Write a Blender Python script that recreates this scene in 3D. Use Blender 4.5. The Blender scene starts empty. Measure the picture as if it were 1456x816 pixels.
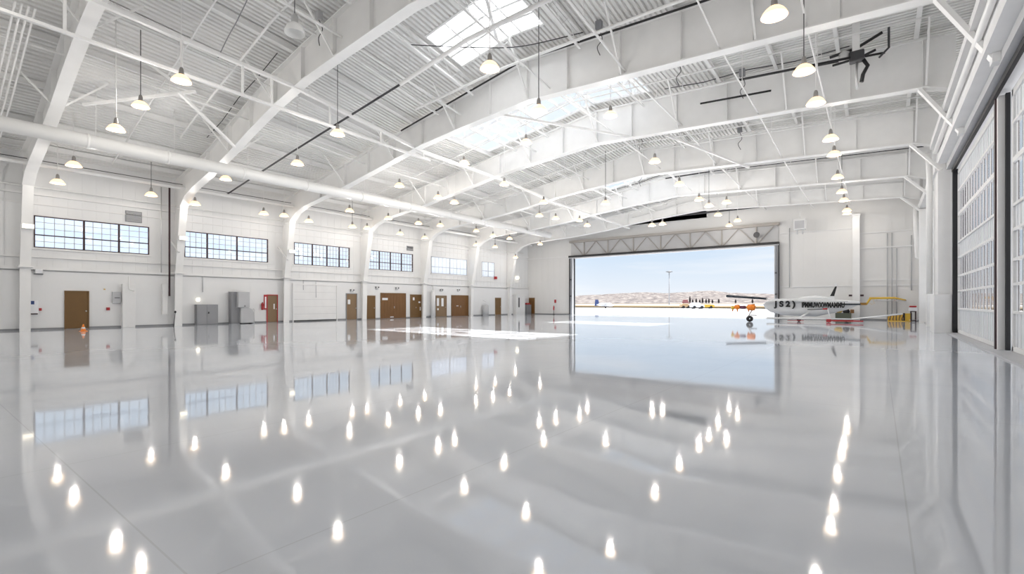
import bpy, math, random
from mathutils import Vector
random.seed(7)
COL = bpy.context.scene.collection
# ------------------------------------------------------------------ camera numbers
F = 680.0; CX = 728.0; HY = 430.0; SN = .6088; CS = .7933; EYE = 1.5
XL = -36.5; XR = 2.8; YE = 51.0; YB = -9.0
def rxy(px):
    t = (px-CX)/F
    return (-SN+CS*t, CS+SN*t)
def onL(px, py, X=XL):            # point of the plane x=X
    a, b = rxy(px); z = X/a
    return (b*z, EYE+(HY-py)*z/F)
def onE(px, py, Y=YE):            # point of the plane y=Y
    a, b = rxy(px); z = Y/b
    return (a*z, EYE+(HY-py)*z/F)
def onX(px, py, h):               # point at height h
    z = (h-EYE)*F/(HY-py); a, b = rxy(px)
    return (a*z, b*z)
def gnd(px, py):
    z = EYE*F/(py-HY); a, b = rxy(px)
    return (a*z, b*z)
# ------------------------------------------------------------------ materials
def sr(r, g, b):
    f = lambda c: (c/255/12.92) if c/255 <= .04045 else ((c/255+.055)/1.055)**2.4
    return (f(r), f(g), f(b), 1)
MATS = {}
def mat(name, col, rough=.5, metal=0, noise=.04, scale=1.5, emit=None, es=0, bump=0, coat=0, nosamp=False, stretch=None):
    if name in MATS: return MATS[name]
    m = bpy.data.materials.new(name); m.use_nodes = True
    nt = m.node_tree; N = nt.nodes; L = nt.links; p = N['Principled BSDF']
    p.inputs['Roughness'].default_value = rough; p.inputs['Metallic'].default_value = metal
    p.inputs['Base Color'].default_value = col
    tc = N.new('ShaderNodeTexCoord'); nz = N.new('ShaderNodeTexNoise'); nz.inputs['Scale'].default_value = scale
    nz.inputs['Detail'].default_value = 4
    if stretch:
        mp = N.new('ShaderNodeMapping'); mp.inputs['Scale'].default_value = stretch
        L.new(tc.outputs['Object'], mp.inputs[0]); L.new(mp.outputs[0], nz.inputs['Vector'])
    else: L.new(tc.outputs['Object'], nz.inputs['Vector'])
    if noise:
        mx = N.new('ShaderNodeMix'); mx.data_type = 'RGBA'
        mx.inputs[6].default_value = tuple(c*(1-noise*2) for c in col[:3])+(1,)
        mx.inputs[7].default_value = tuple(min(1, c*(1+noise)) for c in col[:3])+(1,)
        L.new(nz.outputs[0], mx.inputs[0]); L.new(mx.outputs[2], p.inputs['Base Color'])
    if bump:
        b = N.new('ShaderNodeBump'); b.inputs['Strength'].default_value = bump; b.inputs['Distance'].default_value = .02
        L.new(nz.outputs[0], b.inputs['Height']); L.new(b.outputs[0], p.inputs['Normal'])
    if emit:
        p.inputs['Emission Color'].default_value = emit; p.inputs['Emission Strength'].default_value = es
        if nosamp: m.cycles.emission_sampling = 'NONE'
    if coat: p.inputs['Coat Weight'].default_value = coat
    MATS[name] = m; return m
WHITE = mat('white_paint', (.80, .80, .80, 1), .55)
STEELW = mat('white_steel_paint', (.84, .84, .835, 1), .4)
WALLM = mat('white_wall_panel', (.78, .785, .79, 1), .6, noise=.03, scale=.4)
ENDM = mat('cream_wall_panel', (.76, .755, .745, 1), .6, noise=.03, scale=.4)
DECKM = mat('roof_deck_white', (.80, .80, .79, 1), .5, noise=.06, scale=.6)
GREYW = mat('pale_grey_paint', (.52, .525, .54, 1), .5)
GREY = mat('grey_paint', (.25, .255, .27, 1), .5)
DGREY = mat('dark_grey_metal', (.06, .06, .065, 1), .45, .3)
BLACK = mat('black_rubber', (.012, .012, .014, 1), .5)
DRED = mat('dark_red_brown', (.05, .025, .03, 1), .5)
BROWN = mat('brown_door', sr(112, 82, 42), .5, noise=.05, scale=3)
BROWN2 = mat('tan_door', sr(132, 108, 80), .5, noise=.05, scale=3)
WOOD = mat('brown_wood', sr(122, 84, 42), .5, noise=.25, scale=4, stretch=(1, 6, .4))
RED = mat('red_paint', (.42, .025, .03, 1), .4)
ORANGE = mat('orange_paint', (.9, .25, .02, 1), .4)
YEL = mat('yellow_paint', (.75, .48, .05, 1), .4)
SILV = mat('galvanised', (.62, .62, .62, 1), .35, .6)
DUCT = mat('duct_white', (.86, .86, .85, 1), .35, 0, .02)
PAPER = mat('paper_white', (.85, .86, .88, 1), .5)
BLUE = mat('blue_screen', (.03, .06, .2, 1), .3)
TRUSS = mat('header_truss_paint', sr(172, 166, 160), .5)
HEADG = mat('header_panel_grey', sr(195, 195, 196), .6)
FRAMEG = mat('door_track_grey', sr(120, 124, 132), .4, .3)
LEAF = mat('hangar_door_panel', (.76, .78, .81, 1), .45, noise=.03)
AIRW = mat('aircraft_white', (.84, .85, .86, 1), .25, coat=.4)
NAVY = mat('navy_wing_paint', (.02, .03, .045, 1), .35)
GREEN = mat('olive_case', sr(92, 98, 84), .6)
def glowmat(name, col, e, s, samp=False): return mat(name, col, .3, noise=0, emit=e, es=s, nosamp=not samp)
GLOW = glowmat('lit_lamp_glass', (.35, .27, .2, 1), (1, .68, .38, 1), 1.7)
CORE = glowmat('lit_lamp_core', (1, 1, 1, 1), (1, .88, .70, 1), 6)
WARM = glowmat('wall_light_glow', (1, 1, .9, 1), (1, .9, .7, 1), 3)
def glass(name, tint, refl=.12, diff=0):
    m = bpy.data.materials.new(name); m.use_nodes = True; nt = m.node_tree; N = nt.nodes; L = nt.links
    N.remove(N['Principled BSDF']); out = N['Material Output']
    tr = N.new('ShaderNodeBsdfTransparent'); tr.inputs[0].default_value = tint
    gl = N.new('ShaderNodeBsdfGlossy'); gl.inputs['Roughness'].default_value = .03
    lw = N.new('ShaderNodeLayerWeight'); pw = N.new('ShaderNodeMath'); pw.operation = 'POWER'; pw.inputs[1].default_value = 5; L.new(lw.outputs['Facing'], pw.inputs[0])
    fr = N.new('ShaderNodeMath'); fr.operation = 'MULTIPLY_ADD'; fr.inputs[1].default_value = .55; fr.inputs[2].default_value = refl*.3; L.new(pw.outputs[0], fr.inputs[0])
    mx = N.new('ShaderNodeMixShader'); L.new(fr.outputs[0], mx.inputs[0]); L.new(tr.outputs[0], mx.inputs[1]); L.new(gl.outputs[0], mx.inputs[2])
    last = mx
    if diff:
        tl = N.new('ShaderNodeBsdfTranslucent'); tl.inputs[0].default_value = (.9, .92, .95, 1)
        m2 = N.new('ShaderNodeMixShader'); m2.inputs[0].default_value = diff
        L.new(mx.outputs[0], m2.inputs[1]); L.new(tl.outputs[0], m2.inputs[2]); last = m2
    L.new(last.outputs[0], out.inputs[0]); m.use_transparent_shadow = True; return m
GLASS = glass('clear_window_glass', (1, 1, 1, 1))
FROST = glass('translucent_panel', (.9, .93, .97, 1), .1, .97)
SKYG = glass('sky_light_glass', (1, 1, 1, 1), .1, .03)
MILK = glass('milky_window_glass', (.9, .93, .97, 1), .1, .82)
# ------------------------------------------------------------------ mesh builder
class MB:
    def __init__(s): s.v = []; s.f = []; s.sm = set()
    def quad(s, *p):
        n = len(s.v); s.v += [tuple(q) for q in p]; s.f.append(tuple(range(n, n+len(p))))
        return s
    def box(s, x0, x1, y0, y1, z0, z1):
        n = len(s.v)
        s.v += [(x, y, z) for z in (z0, z1) for y in (y0, y1) for x in (x0, x1)]
        s.f += [tuple(n+i for i in q) for q in ((0, 2, 3, 1), (4, 5, 7, 6), (0, 1, 5, 4), (2, 6, 7, 3), (0, 4, 6, 2), (1, 3, 7, 5))]
        return s
    def beam(s, a, b, w, h, up=(0, 0, 1)):
        a = Vector(a); b = Vector(b); d = (b-a).normalized(); u = Vector(up)
        if abs(d.dot(u)) > .98: u = Vector((1, 0, 0))
        r = d.cross(u).normalized(); u = r.cross(d).normalized(); n = len(s.v)
        for c in (a, b):
            for i, j in ((-1, -1), (1, -1), (1, 1), (-1, 1)): s.v.append(tuple(c+r*(i*w/2)+u*(j*h/2)))
        s.f += [tuple(n+i for i in q) for q in ((0, 3, 2, 1), (4, 5, 6, 7), (0, 1, 5, 4), (1, 2, 6, 5), (2, 3, 7, 6), (3, 0, 4, 7))]
        return s
    def tube(s, pts, r, n=8, caps=True):
        P = [Vector(p) for p in pts]; base = len(s.v); rs = r if isinstance(r, (list, tuple)) else [r]*len(P)
        u = None
        for i, p in enumerate(P):
            d = (P[min(i+1, len(P)-1)]-P[max(i-1, 0)]).normalized()
            if u is None: u = Vector((0, 0, 1)) if abs(d.z) < .9 else Vector((1, 0, 0))
            a = d.cross(u).normalized(); u2 = a.cross(d).normalized(); u = u2
            for k in range(n):
                th = 2*math.pi*k/n; s.v.append(tuple(p+(a*math.cos(th)+u2*math.sin(th))*rs[i]))
        for i in range(len(P)-1):
            for k in range(n):
                a0 = base+i*n+k; a1 = base+i*n+(k+1) % n
                s.sm.add(len(s.f)); s.f.append((a0, a1, a1+n, a0+n))
        if caps:
            s.f.append(tuple(base+k for k in range(n))[::-1]); s.f.append(tuple(base+(len(P)-1)*n+k for k in range(n)))
        return s
    def lathe(s, prof, c=(0, 0, 0), n=20, capb=False, capt=False):
        base = len(s.v)
        for r, z in prof:
            for k in range(n):
                th = 2*math.pi*k/n; s.v.append((c[0]+r*math.cos(th), c[1]+r*math.sin(th), c[2]+z))
        for i in range(len(prof)-1):
            for k in range(n):
                a0 = base+i*n+k; a1 = base+i*n+(k+1) % n
                s.sm.add(len(s.f)); s.f.append((a0, a1, a1+n, a0+n))
        if capb: s.f.append(tuple(base+k for k in range(n))[::-1])
        if capt: s.f.append(tuple(base+(len(prof)-1)*n+k for k in range(n)))
        return s
    def loft(s, secs, caps=True):          # equal-length rings
        base = len(s.v); n = len(secs[0])
        for r in secs: s.v += [tuple(p) for p in r]
        for i in range(len(secs)-1):
            for k in range(n):
                a0 = base+i*n+k; a1 = base+i*n+(k+1) % n
                s.sm.add(len(s.f)); s.f.append((a0, a1, a1+n, a0+n))
        if caps:
            s.f.append(tuple(base+k for k in range(n))[::-1]); s.f.append(tuple(base+(len(secs)-1)*n+k for k in range(n)))
        return s
    def prism(s, poly, axis, a, b):        # poly of 2-tuples extruded along axis
        n = len(poly); base = len(s.v)
        for c in (a, b):
            for p, q in poly:
                s.v.append({'x': (c, p, q), 'y': (p, c, q), 'z': (p, q, c)}[axis])
        s.f.append(tuple(range(base, base+n))[::-1]); s.f.append(tuple(range(base+n, base+2*n)))
        for k in range(n):
            k1 = (k+1) % n; s.f.append((base+k, base+k1, base+n+k1, base+n+k))
        return s
    def build(s, name, m, parent=None, bevel=0, loc=None):
        me = bpy.data.meshes.new(name); me.from_pydata(s.v, [], s.f)
        for i in s.sm: me.polygons[i].use_smooth = True
        me.validate(); me.update()
        import bmesh
        bm = bmesh.new(); bm.from_mesh(me); bmesh.ops.recalc_face_normals(bm, faces=bm.faces); bm.to_mesh(me); bm.free()
        me.materials.append(m)
        o = bpy.data.objects.new(name, me); COL.objects.link(o)
        if parent:
            o.parent = parent
            if not loc: o.location = -Vector(parent.location) if False else (0, 0, 0)
        if bevel:
            b = o.modifiers.new('Bevel', 'BEVEL'); b.width = bevel; b.segments = 2; b.limit_method = 'ANGLE'
        return o
def tag(o, label, cat, group=None, kind=None):
    o['label'] = label; o['category'] = cat
    if group: o['group'] = group
    if kind: o['kind'] = kind
    return o
def struct(o, label=None):
    o['kind'] = 'structure'
    if label: o['label'] = label
    return o
def empty(name, loc, label, cat, group=None, rz=0):
    o = bpy.data.objects.new(name, None); COL.objects.link(o); o.location = loc; o.rotation_euler = (0, 0, rz)
    o.empty_display_size = .2
    return tag(o, label, cat, group)
# world-coordinate part: mesh built in world coordinates, shifted into its thing's frame
def part(mb, name, m, root, bevel=0, label=None):
    ox, oy, oz = root.location
    p = root
    while p.parent: p = p.parent; ox += p.location[0]; oy += p.location[1]; oz += p.location[2]
    mb.v = [(x-ox, y-oy, z-oz) for x, y, z in mb.v]
    o = mb.build(name, m, root, bevel)
    if label: o['label'] = label
    return o
ORD = ['first', 'second', 'third', 'fourth', 'fifth', 'sixth', 'seventh', 'eighth', 'ninth', 'tenth', 'eleventh', 'twelfth', 'thirteenth', 'fourteenth', 'fifteenth', 'sixteenth', 'seventeenth', 'eighteenth', 'nineteenth', 'twentieth']
# ------------------------------------------------------------------ roof shape
def lerp(P, x):
    if x <= P[0][0]: return P[0][1]
    for a, b in zip(P, P[1:]):
        if x <= b[0]: return a[1]+(b[1]-a[1])*(x-a[0])/(b[0]-a[0])
    return P[-1][1]
def drift(X, Y):
    d = lerp([(4, 1.75), (11.4, 1.05), (18.8, 0), (26.2, -.15), (33.5, -.6), (41, -.8), (51, -.9)], Y)
    s = min(1, max(0, (X+34)/13)); s = s*s*(3-2*s)
    return d*s
def P(X, Y): return lerp([(-33, 8.5), (-28, 9.15), (-20, 10.45), (-13.2, 11.0), (-6, 10.65), (1.4, 10.3), (2.8, 9.9)], X)+drift(X, Y)
def R(X, Y): return lerp([(-36.5, 9.6), (-13.2, 13.25), (2.8, 12.55)], X)+drift(X, Y)*1.15
FY = [4.4, 11.4, 18.5, 25.5, 32.5, 39.5, 46.5]
# ------------------------------------------------------------------ floor
def floor_mat():
    m = bpy.data.materials.new('glossy_grey_epoxy'); m.use_nodes = True; nt = m.node_tree; N = nt.nodes; L = nt.links
    p = N['Principled BSDF']; tc = N.new('ShaderNodeTexCoord')
    n1 = N.new('ShaderNodeTexNoise'); n1.inputs['Scale'].default_value = .35; n1.inputs['Detail'].default_value = 5; n1.inputs['Distortion'].default_value = .6
    L.new(tc.outputs['Object'], n1.inputs['Vector'])
    cr = N.new('ShaderNodeValToRGB'); cr.color_ramp.elements[0].position = .3; cr.color_ramp.elements[0].color = (.60, .635, .69, 1)
    cr.color_ramp.elements[1].position = .7; cr.color_ramp.elements[1].color = (.66, .69, .745, 1)
    L.new(n1.outputs[0], cr.inputs[0])
    # thin joint lines every 3.06 m
    sep = N.new('ShaderNodeSeparateXYZ'); L.new(tc.outputs['Object'], sep.inputs[0])
    def joint(out, off, per):
        a = N.new('ShaderNodeMath'); a.operation = 'ADD'; a.inputs[1].default_value = off; L.new(out, a.inputs[0])
        b = N.new('ShaderNodeMath'); b.operation = 'PINGPONG'; b.inputs[1].default_value = per/2; L.new(a.outputs[0], b.inputs[0])
        c = N.new('ShaderNodeMath'); c.operation = 'LESS_THAN'; c.inputs[1].default_value = .006; L.new(b.outputs[0], c.inputs[0])
        return c
    j1 = joint(sep.outputs['X'], 2.9+30.6*2, 3.06); j2 = joint(sep.outputs['Y'], 21.2, 7.4)
    mxx = N.new('ShaderNodeMath'); mxx.operation = 'MAXIMUM'; L.new(j1.outputs[0], mxx.inputs[0]); L.new(j2.outputs[0], mxx.inputs[1])
    sc = N.new('ShaderNodeMath'); sc.operation = 'MULTIPLY'; sc.inputs[1].default_value = .35; L.new(mxx.outputs[0], sc.inputs[0])
    mx = N.new('ShaderNodeMix'); mx.data_type = 'RGBA'; mx.inputs[7].default_value = (.42, .43, .45, 1)
    L.new(sc.outputs[0], mx.inputs[0]); L.new(cr.outputs[0], mx.inputs[6]); L.new(mx.outputs[2], p.inputs['Base Color'])
    mr = N.new('ShaderNodeMapRange'); mr.inputs[3].default_value = .025; mr.inputs[4].default_value = .07; L.new(n1.outputs[0], mr.inputs[0])
    L.new(mr.outputs[0], p.inputs['Roughness']); p.inputs['IOR'].default_value = 1.8
    n2 = N.new('ShaderNodeTexNoise'); n2.inputs['Scale'].default_value = 1.6; n2.inputs['Detail'].default_value = 3
    L.new(tc.outputs['Object'], n2.inputs['Vector'])
    b = N.new('ShaderNodeBump'); b.inputs['Strength'].default_value = .05; b.inputs['Distance'].default_value = .02
    L.new(n2.outputs[0], b.inputs['Height']); L.new(b.outputs[0], p.inputs['Normal'])
    return m
struct(MB().box(XL-.3, XR+.7, YB-.3, YE+.3, -.25, 0).build('floor', floor_mat()), 'glossy pale grey epoxy hangar floor')
# ------------------------------------------------------------------ left wall with windows
WIN = []      # (y0,y1,h0,h1)
for a, b in ((48, 212), (262, 381), (418, 497), (523, 587), (613, 664), (685, 703)):
    y0 = onL(a, 0)[0]; y1 = onL(b, 0)[0]; WIN.append((y0, y1, 4.5, 6.25))
def wall_y(name, x0, x1, y0, y1, z1, holes, m, zf=None):
    """wall slab in a plane of constant x with rectangular holes (y0,y1,h0,h1)"""
    mb = MB(); y = y0
    for a, b, h0, h1 in sorted(holes):
        if a > y: mb.box(x0, x1, y, a, 0, z1)
        if h0 > 0: mb.box(x0, x1, a, b, 0, h0)
        mb.box(x0, x1, a, b, h1, z1); y = b
    if y < y1: mb.box(x0, x1, y, y1, 0, z1)
    return mb
wl = wall_y('wall_left', XL-.25, XL, YB, YE, 9.75, WIN, WALLM)
# vertical panel ribs on the upper wall
y = YB+.3
while y < YE-.1:
    for (h0, h1) in ((3.35, 9.6),):
        blk = [w for w in WIN if w[0]-.12 < y < w[1]+.12]
        if blk: wl.box(XL, XL+.012, y, y+.05, 3.35, 4.35).box(XL, XL+.012, y, y+.05, 6.4, 9.6)
        else: wl.box(XL, XL+.012, y, y+.05, h0, h1)
    y += .62
wl = struct(wl.build('wall_left', WALLM), 'long white wall with a row of high windows')
t = MB().box(XL, XL+.12, YB, YE, 0, 3.2)
struct(t.build('trim_1', WALLM), 'smooth white lower lining of the windowed wall')
XW = XL+.12
struct(MB().box(XW, XW+.03, YB, YE, 0, .1).build('baseboard_left', GREY), 'thin grey baseboard under the windowed wall')
n = 2
for h, d, th in ((3.28, .2, .16), (3.95, .1, .08), (7.35, .14, .12), (6.85, .06, .06)):
    struct(MB().box(XL, XL+d, YB, YE, h, h+th).build('trim_%d' % n, WHITE), None); n += 1
def window_left(i, y0, y1, h0, h1, secs, cols, milky=False):
    r = bpy.data.objects.new('window_%d' % i, None); COL.objects.link(r); r.location = (XL, y0, h0); struct(r, 'high steel-framed %s window %s from the camera end of the windowed wall' % ('milky' if milky else 'multi-pane', ORD[i-1]))
    x0, x1 = XL-.06, XL+.03
    fm = GREYW if milky else DRED
    f = MB(); w = .055
    f.box(x0, x1, y0, y1, h0, h0+w).box(x0, x1, y0, y1, h1-w, h1).box(x0, x1, y0, y0+w, h0, h1).box(x0, x1, y1-w, y1, h0, h1)
    L_ = y1-y0; edges = [y0]+[y0+L_*s for s in secs]+[y1]
    for e in edges[1:-1]: f.box(x0, x1, e-.045, e+.045, h0, h1)
    hm = h0+(h1-h0)*.40; f.box(x0, x1, y0, y1, hm-.03, hm+.03)
    part(f, 'window_frame', fm, r)
    mu = MB()
    for a, b, c in zip(edges, edges[1:], cols):
        for k in range(1, c): yy = a+(b-a)*k/c; mu.box(x0+.02, x1-.02, yy-.014, yy+.014, h0, h1)
    for hh in (h0+(h1-h0)*.2, h0+(h1-h0)*.6, h0+(h1-h0)*.8): mu.box(x0+.02, x1-.02, y0, y1, hh-.014, hh+.014)
    part(mu, 'muntin', GREYW if not milky else WHITE, r)
    part(MB().box(XL-.03, XL-.02, y0, y1, h0, h1), 'pane', MILK if milky else GLASS, r)
    part(MB().box(XL, XL+.06, y0-.08, y1+.08, h0-.1, h0), 'window_sill', WHITE, r)
for i, w in enumerate(WIN):
    S = [((.40, .71), (5, 4, 3)), ((.25, .60), (4, 5, 5)), ((.31, .57, .80), (4, 4, 4, 3)), ((.24, .48, .73), (4, 4, 4, 4)), ((.5,), (5, 5)), ((.5,), (3, 3))][i]
    window_left(i+1, *w, S[0], S[1], milky=i > 3)
# ------------------------------------------------------------------ far wall with the big opening
OX0, OX1, OH = -29.6, -7.8, 6.85
we = MB().box(XL-.25, OX0, YE, YE+.3, 0, 10.2).box(OX1, XR+.3, YE, YE+.3, 0, 12.2).box(OX0, OX1, YE, YE+.3, OH, 12.2)
we.prism([(XL-.25, 10.2), (-14, 10.2), (-14, 12.6), (XL-.25, 9.7)], 'y', YE, YE+.3)
we.prism([(-14.5, 12.2), (XR+.3, 12.2), (XR+.3, 12.3), (-13.2, 13.1)], 'y', YE, YE+.3)
x = XL+.4
while x < XR:
    if not OX0-.5 < x < OX1+.5: we.box(x, x+.03, YE-.015, YE, 0, 9.3)
    x += .9
struct(we.build('wall_far', ENDM), 'white far wall around the open hangar doorway')
struct(MB().box(XL, OX0-.4, YE-.03, YE, 0, .1).box(OX1+.4, XR, YE-.03, YE, 0, .1).build('baseboard_far', GREY))
struct(MB().box(OX0-.1, OX1+.1, YE-.1, YE+3.4, 0, .02).build('trim_6', GREY), 'dark steel sill track of the open doorway')
# girts of the far wall
for k, (x0, x1, h, d) in enumerate(((OX1+.4, XR, 2.9, .1), (OX1+.4, -1.9, 7.9, .12), (-1.3, XR, 6.1, .14), (-1.3, XR, 7.4, .14), (-1.3, XR, 3.35, .08), (XL, OX0-.5, 7.1, .1))):
    struct(MB().box(x0, x1, YE-d, YE, h, h+.1).build('trim_%d' % (7+k), WHITE))
# right wall
wr = wall_y('wall_right', XR, XR+.7, YB, YE, 16.5, [(9.0, 31.4, 0, 8.0), (34.6, 49.8, 0, 8.0)], WALLM)
for v in range(len(wr.v)):
    pass
struct(wr.build('wall_right', WALLM), 'white wall that holds the sliding hangar doors')
struct(MB().box(XL-.25, XR+.7, YB-.3, YB, 0, 16).build('wall_back', WALLM), 'white wall behind the camera')
struct(MB().box(XR-.18, XR+.9, 9, 31.4, 0, .05).build('trim_13', GREYW), 'pale threshold strip under the sliding hangar doors')
struct(MB().box(XR-.18, XR+.9, 34.6, 49.8, 0, .05).build('trim_14', GREYW))
# ------------------------------------------------------------------ roof deck
SKY = [(-16.2, -11.4, 14.7, 17.1), (-21.5, -9.8, 20.9, 25.1), (-19.0, -10.4, 34.6, 39.0)]
def deck():
    mb = MB()
    ys = sorted(set([YB]+FY+[YE+.3]+[s[2] for s in SKY]+[s[3] for s in SKY]+[0, 8, 15, 22.5, 30, 37, 45]))
    XC = -6.5
    # part with ribs running along the hangar
    x = XL-.2
    def hole(xm, ym): return any(s[0] < xm < s[1] and s[2] < ym < s[3] for s in SKY)
    while x < XC:
        w = .22; prof = [(x, 0), (x+.11, 0), (x+.13, .09), (x+.2, .09), (x+.22, 0)]
        for a, b in zip(ys, ys[1:]):
            if hole(x+w/2, (a+b)/2): continue
            for (p, dp), (q, dq) in zip(prof, prof[1:]):
                mb.quad((p, a, R(p, a)+dp), (q, a, R(q, a)+dq), (q, b, R(q, b)+dq), (p, b, R(p, b)+dp))
        x += w
    # part with ribs running across
    y = YB
    xs = [x, -3, 0, 3.2]
    while y < YE+.3:
        prof = [(y, 0), (y+.11, 0), (y+.13, .09), (y+.2, .09), (y+.22, 0)]
        for a, b in zip(xs, xs[1:]):
            for (p, dp), (q, dq) in zip(prof, prof[1:]):
                mb.quad((a, p, R(a, p)+dp), (b, p, R(b, p)+dp), (b, q, R(b, q)+dq), (a, q, R(a, q)+dq))
        y += .22
    return mb
struct(deck().build('ceiling', DECKM), 'white corrugated metal roof deck')
for i, (x0, x1, y0, y1) in enumerate(SKY):
    r = bpy.data.objects.new('window_%d' % (7+i), None); COL.objects.link(r)
    r.location = ((x0+x1)/2, (y0+y1)/2, R((x0+x1)/2, (y0+y1)/2))
    struct(r, 'bright roof skylight, %s from the camera' % ORD[i])
    fr = MB(); gl = MB(); xm = -13.2
    for yy in [y0+(y1-y0)*k/3 for k in range(4)]:
        for a, b in ((x0, xm), (xm, x1)): fr.beam((a, yy, R(a, yy)+.05), (b, yy, R(b, yy)+.05), .12, .14)
    nx = max(4, round((x1-x0)/1.6))
    for k in range(nx+1):
        xx = x0+(x1-x0)*k/nx; fr.beam((xx, y0, R(xx, y0)+.05), (xx, y1, R(xx, y1)+.05), .07, .12)
    part(fr, 'skylight_frame', STEELW, r)
    for a, b in ((x0, xm), (xm, x1)): gl.quad((a, y0, R(a, y0)+.14), (b, y0, R(b, y0)+.14), (b, y1, R(b, y1)+.14), (a, y1, R(a, y1)+.14))
    part(gl, 'pane', FROST if i == 0 else SKYG, r)
# ------------------------------------------------------------------ girders and columns
def girder(k, Y):
    names = ['nearest white roof girder, rising at the left edge', 'second white roof girder from the camera, over the second window column', 'third white roof girder, crossing the middle with a dark pipe on its top edge',
             'fourth white roof girder, just behind the largest skylight', 'fifth white roof girder from the camera', 'sixth white roof girder, in front of the farthest skylight row', 'farthest white roof girder, beside the far doorway']
    g = empty('roof_girder', (-16, Y, 8), names[k], 'girder', 'white roof girders spanning the hangar')
    xs = [-33, -31, -28, -25.5, -23, -20.5, -18, -15.5, -13.2, -11, -8.5, -6, -3.5, -1, 1.4, 2.4]
    web = MB()
    for a, b in zip(xs, xs[1:]):
        web.prism([(a, P(a, Y)), (b, P(b, Y)), (b, R(b, Y)-.36), (a, R(a, Y)-.36)], 'y', Y-.012, Y+.012)
    # haunch over the column on the window side
    web.prism([(-35.0, 7.6), (-34.2, 8.15), (-33, 8.5), (-33, R(-33, Y)-.36), (-36.1, R(-36.1, Y)-.3), (-36.1, 7.6)], 'y', Y-.012, Y+.012)
    part(web, 'web', STEELW, g)
    fl = MB(); pts = [(-35.0, 7.6), (-34.2, 8.15), (-33, 8.5)]+[(x, P(x, Y)) for x in xs[1:]]
    for (a, za), (b, zb) in zip(pts, pts[1:]): fl.beam((a, Y, za), (b, Y, zb), .46, .05)
    part(fl, 'bottom_flange', STEELW, g)
    tf = MB(); tp = [(-36.1, R(-36.1, Y)-.32)]+[(x, R(x, Y)-.34) for x in xs]
    for (a, za), (b, zb) in zip(tp, tp[1:]): tf.beam((a, Y, za), (b, Y, zb), .42, .05)
    part(tf, 'top_flange', STEELW, g)
    for x in xs[1:-1]:
        part(MB().box(x-.012, x+.012, Y-.19, Y+.19, P(x, Y)+.02, R(x, Y)-.36), 'stiffener', STEELW, g)
        if xs.index(x) % 2 == 0:
            for s in (-1, 1):
                b = MB().beam((x+.1, Y+s*.2, P(x, Y)+.05), (x+.1, Y+s*1.7, R(x, Y+s*1.7)-.25), .07, .07)
                part(b, 'flange_brace', STEELW, g)
    # column on the window wall
    cn = ['white tapered steel wall column at the left edge', 'white tapered wall column with dark vertical pipe, between first and second windows', 'white tapered wall column beside the red-framed door', 'white tapered wall column between third and fourth windows',
          'white tapered wall column right of the wide brown panelled doors', 'white tapered wall column left of the far small brown door', 'farthest white tapered wall column near the corner']
    c = empty('steel_column', (-36, Y, 0), cn[k], 'column', 'tapered columns along the windowed wall')
    part(MB().prism([(XL, 0), (-35.95, 0), (-35.85, 3.4), (-35.0, 7.55), (-36.1, 7.55), (-36.1, R(-36.1, Y)-.35), (XL, R(XL, Y)-.35)], 'y', Y-.02, Y+.02), 'web', STEELW, c)
    part(MB().beam((-35.95, Y, 0), (-35.85, Y, 3.4), .42, .06, (1, 0, 0)).beam((-35.85, Y, 3.4), (-35.0, Y, 7.58), .42, .06, (1, 0, 0)), 'inner_flange', STEELW, c)
    part(MB().beam((-36.2, Y, 3.4), (-35.6, Y, 3.4), .6, .08), 'cap_plate', STEELW, c)
    if k in (1, 2):
        part(MB().tube([(-36.2, Y-.5, 5.7), (-35.5, Y-.1, 4.7)], .06), 'knee_brace', STEELW, c)
    # right hand haunch and column
    if k >= 2:
        c2 = empty('steel_column', (2.5, Y, 0), ['', '', 'white box post hidden in the near door header', 'white box post above the near sliding door', 'white box column beyond the sliding hangar doors with a round pipe', 'white column in the middle of the far sliding doors', 'white column at the far right corner'][k], 'column')
        if k == 4:
            part(MB().box(2.3, XR, 31.5, 33.6, 0, 8.0), 'casing', WHITE, c2)
            part(MB().box(2.15, XR, 31.3, 33.7, 0, 1.9), 'base_casing', WHITE, c2, .01)
        elif k > 4: part(MB().box(2.35, 2.75, Y-.2, Y+.2, 0, 8.4), 'shaft', STEELW, c2)
        else: part(MB().box(2.45, 2.79, Y-.2, Y+.2, 8.05, 9.6), 'shaft', STEELW, c2)
        part(MB().beam((1.3, Y, P(1.3, Y)-.02), (2.5, Y, 8.2), .3, .12), 'knee_brace', STEELW, c2)
for k, Y in enumerate(FY): girder(k, Y)
# ------------------------------------------------------------------ purlins under the deck
PX = [-35, -32.2, -29.4, -26.6, -23.8, -21.2, -6.3, -3.8, -1.4, 1.2]
for i, x in enumerate(PX):
    p = MB(); ys = [YB+.1]+FY+[YE]
    for a, b in zip(ys, ys[1:]):
        p.beam((x, a, R(x, a)-.16), (x, b, R(x, b)-.16), .03, .26); p.beam((x, a, R(x, a)-.29), (x, b, R(x, b)-.29), .14, .02); p.beam((x, a, R(x, a)-.03), (x, b, R(x, b)-.03), .14, .02)
    tag(p.build('roof_purlin', STEELW), 'white purlin under the roof deck, %s counted from the windowed wall' % ORD[i], 'purlin', 'roof purlins under the deck')
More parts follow.
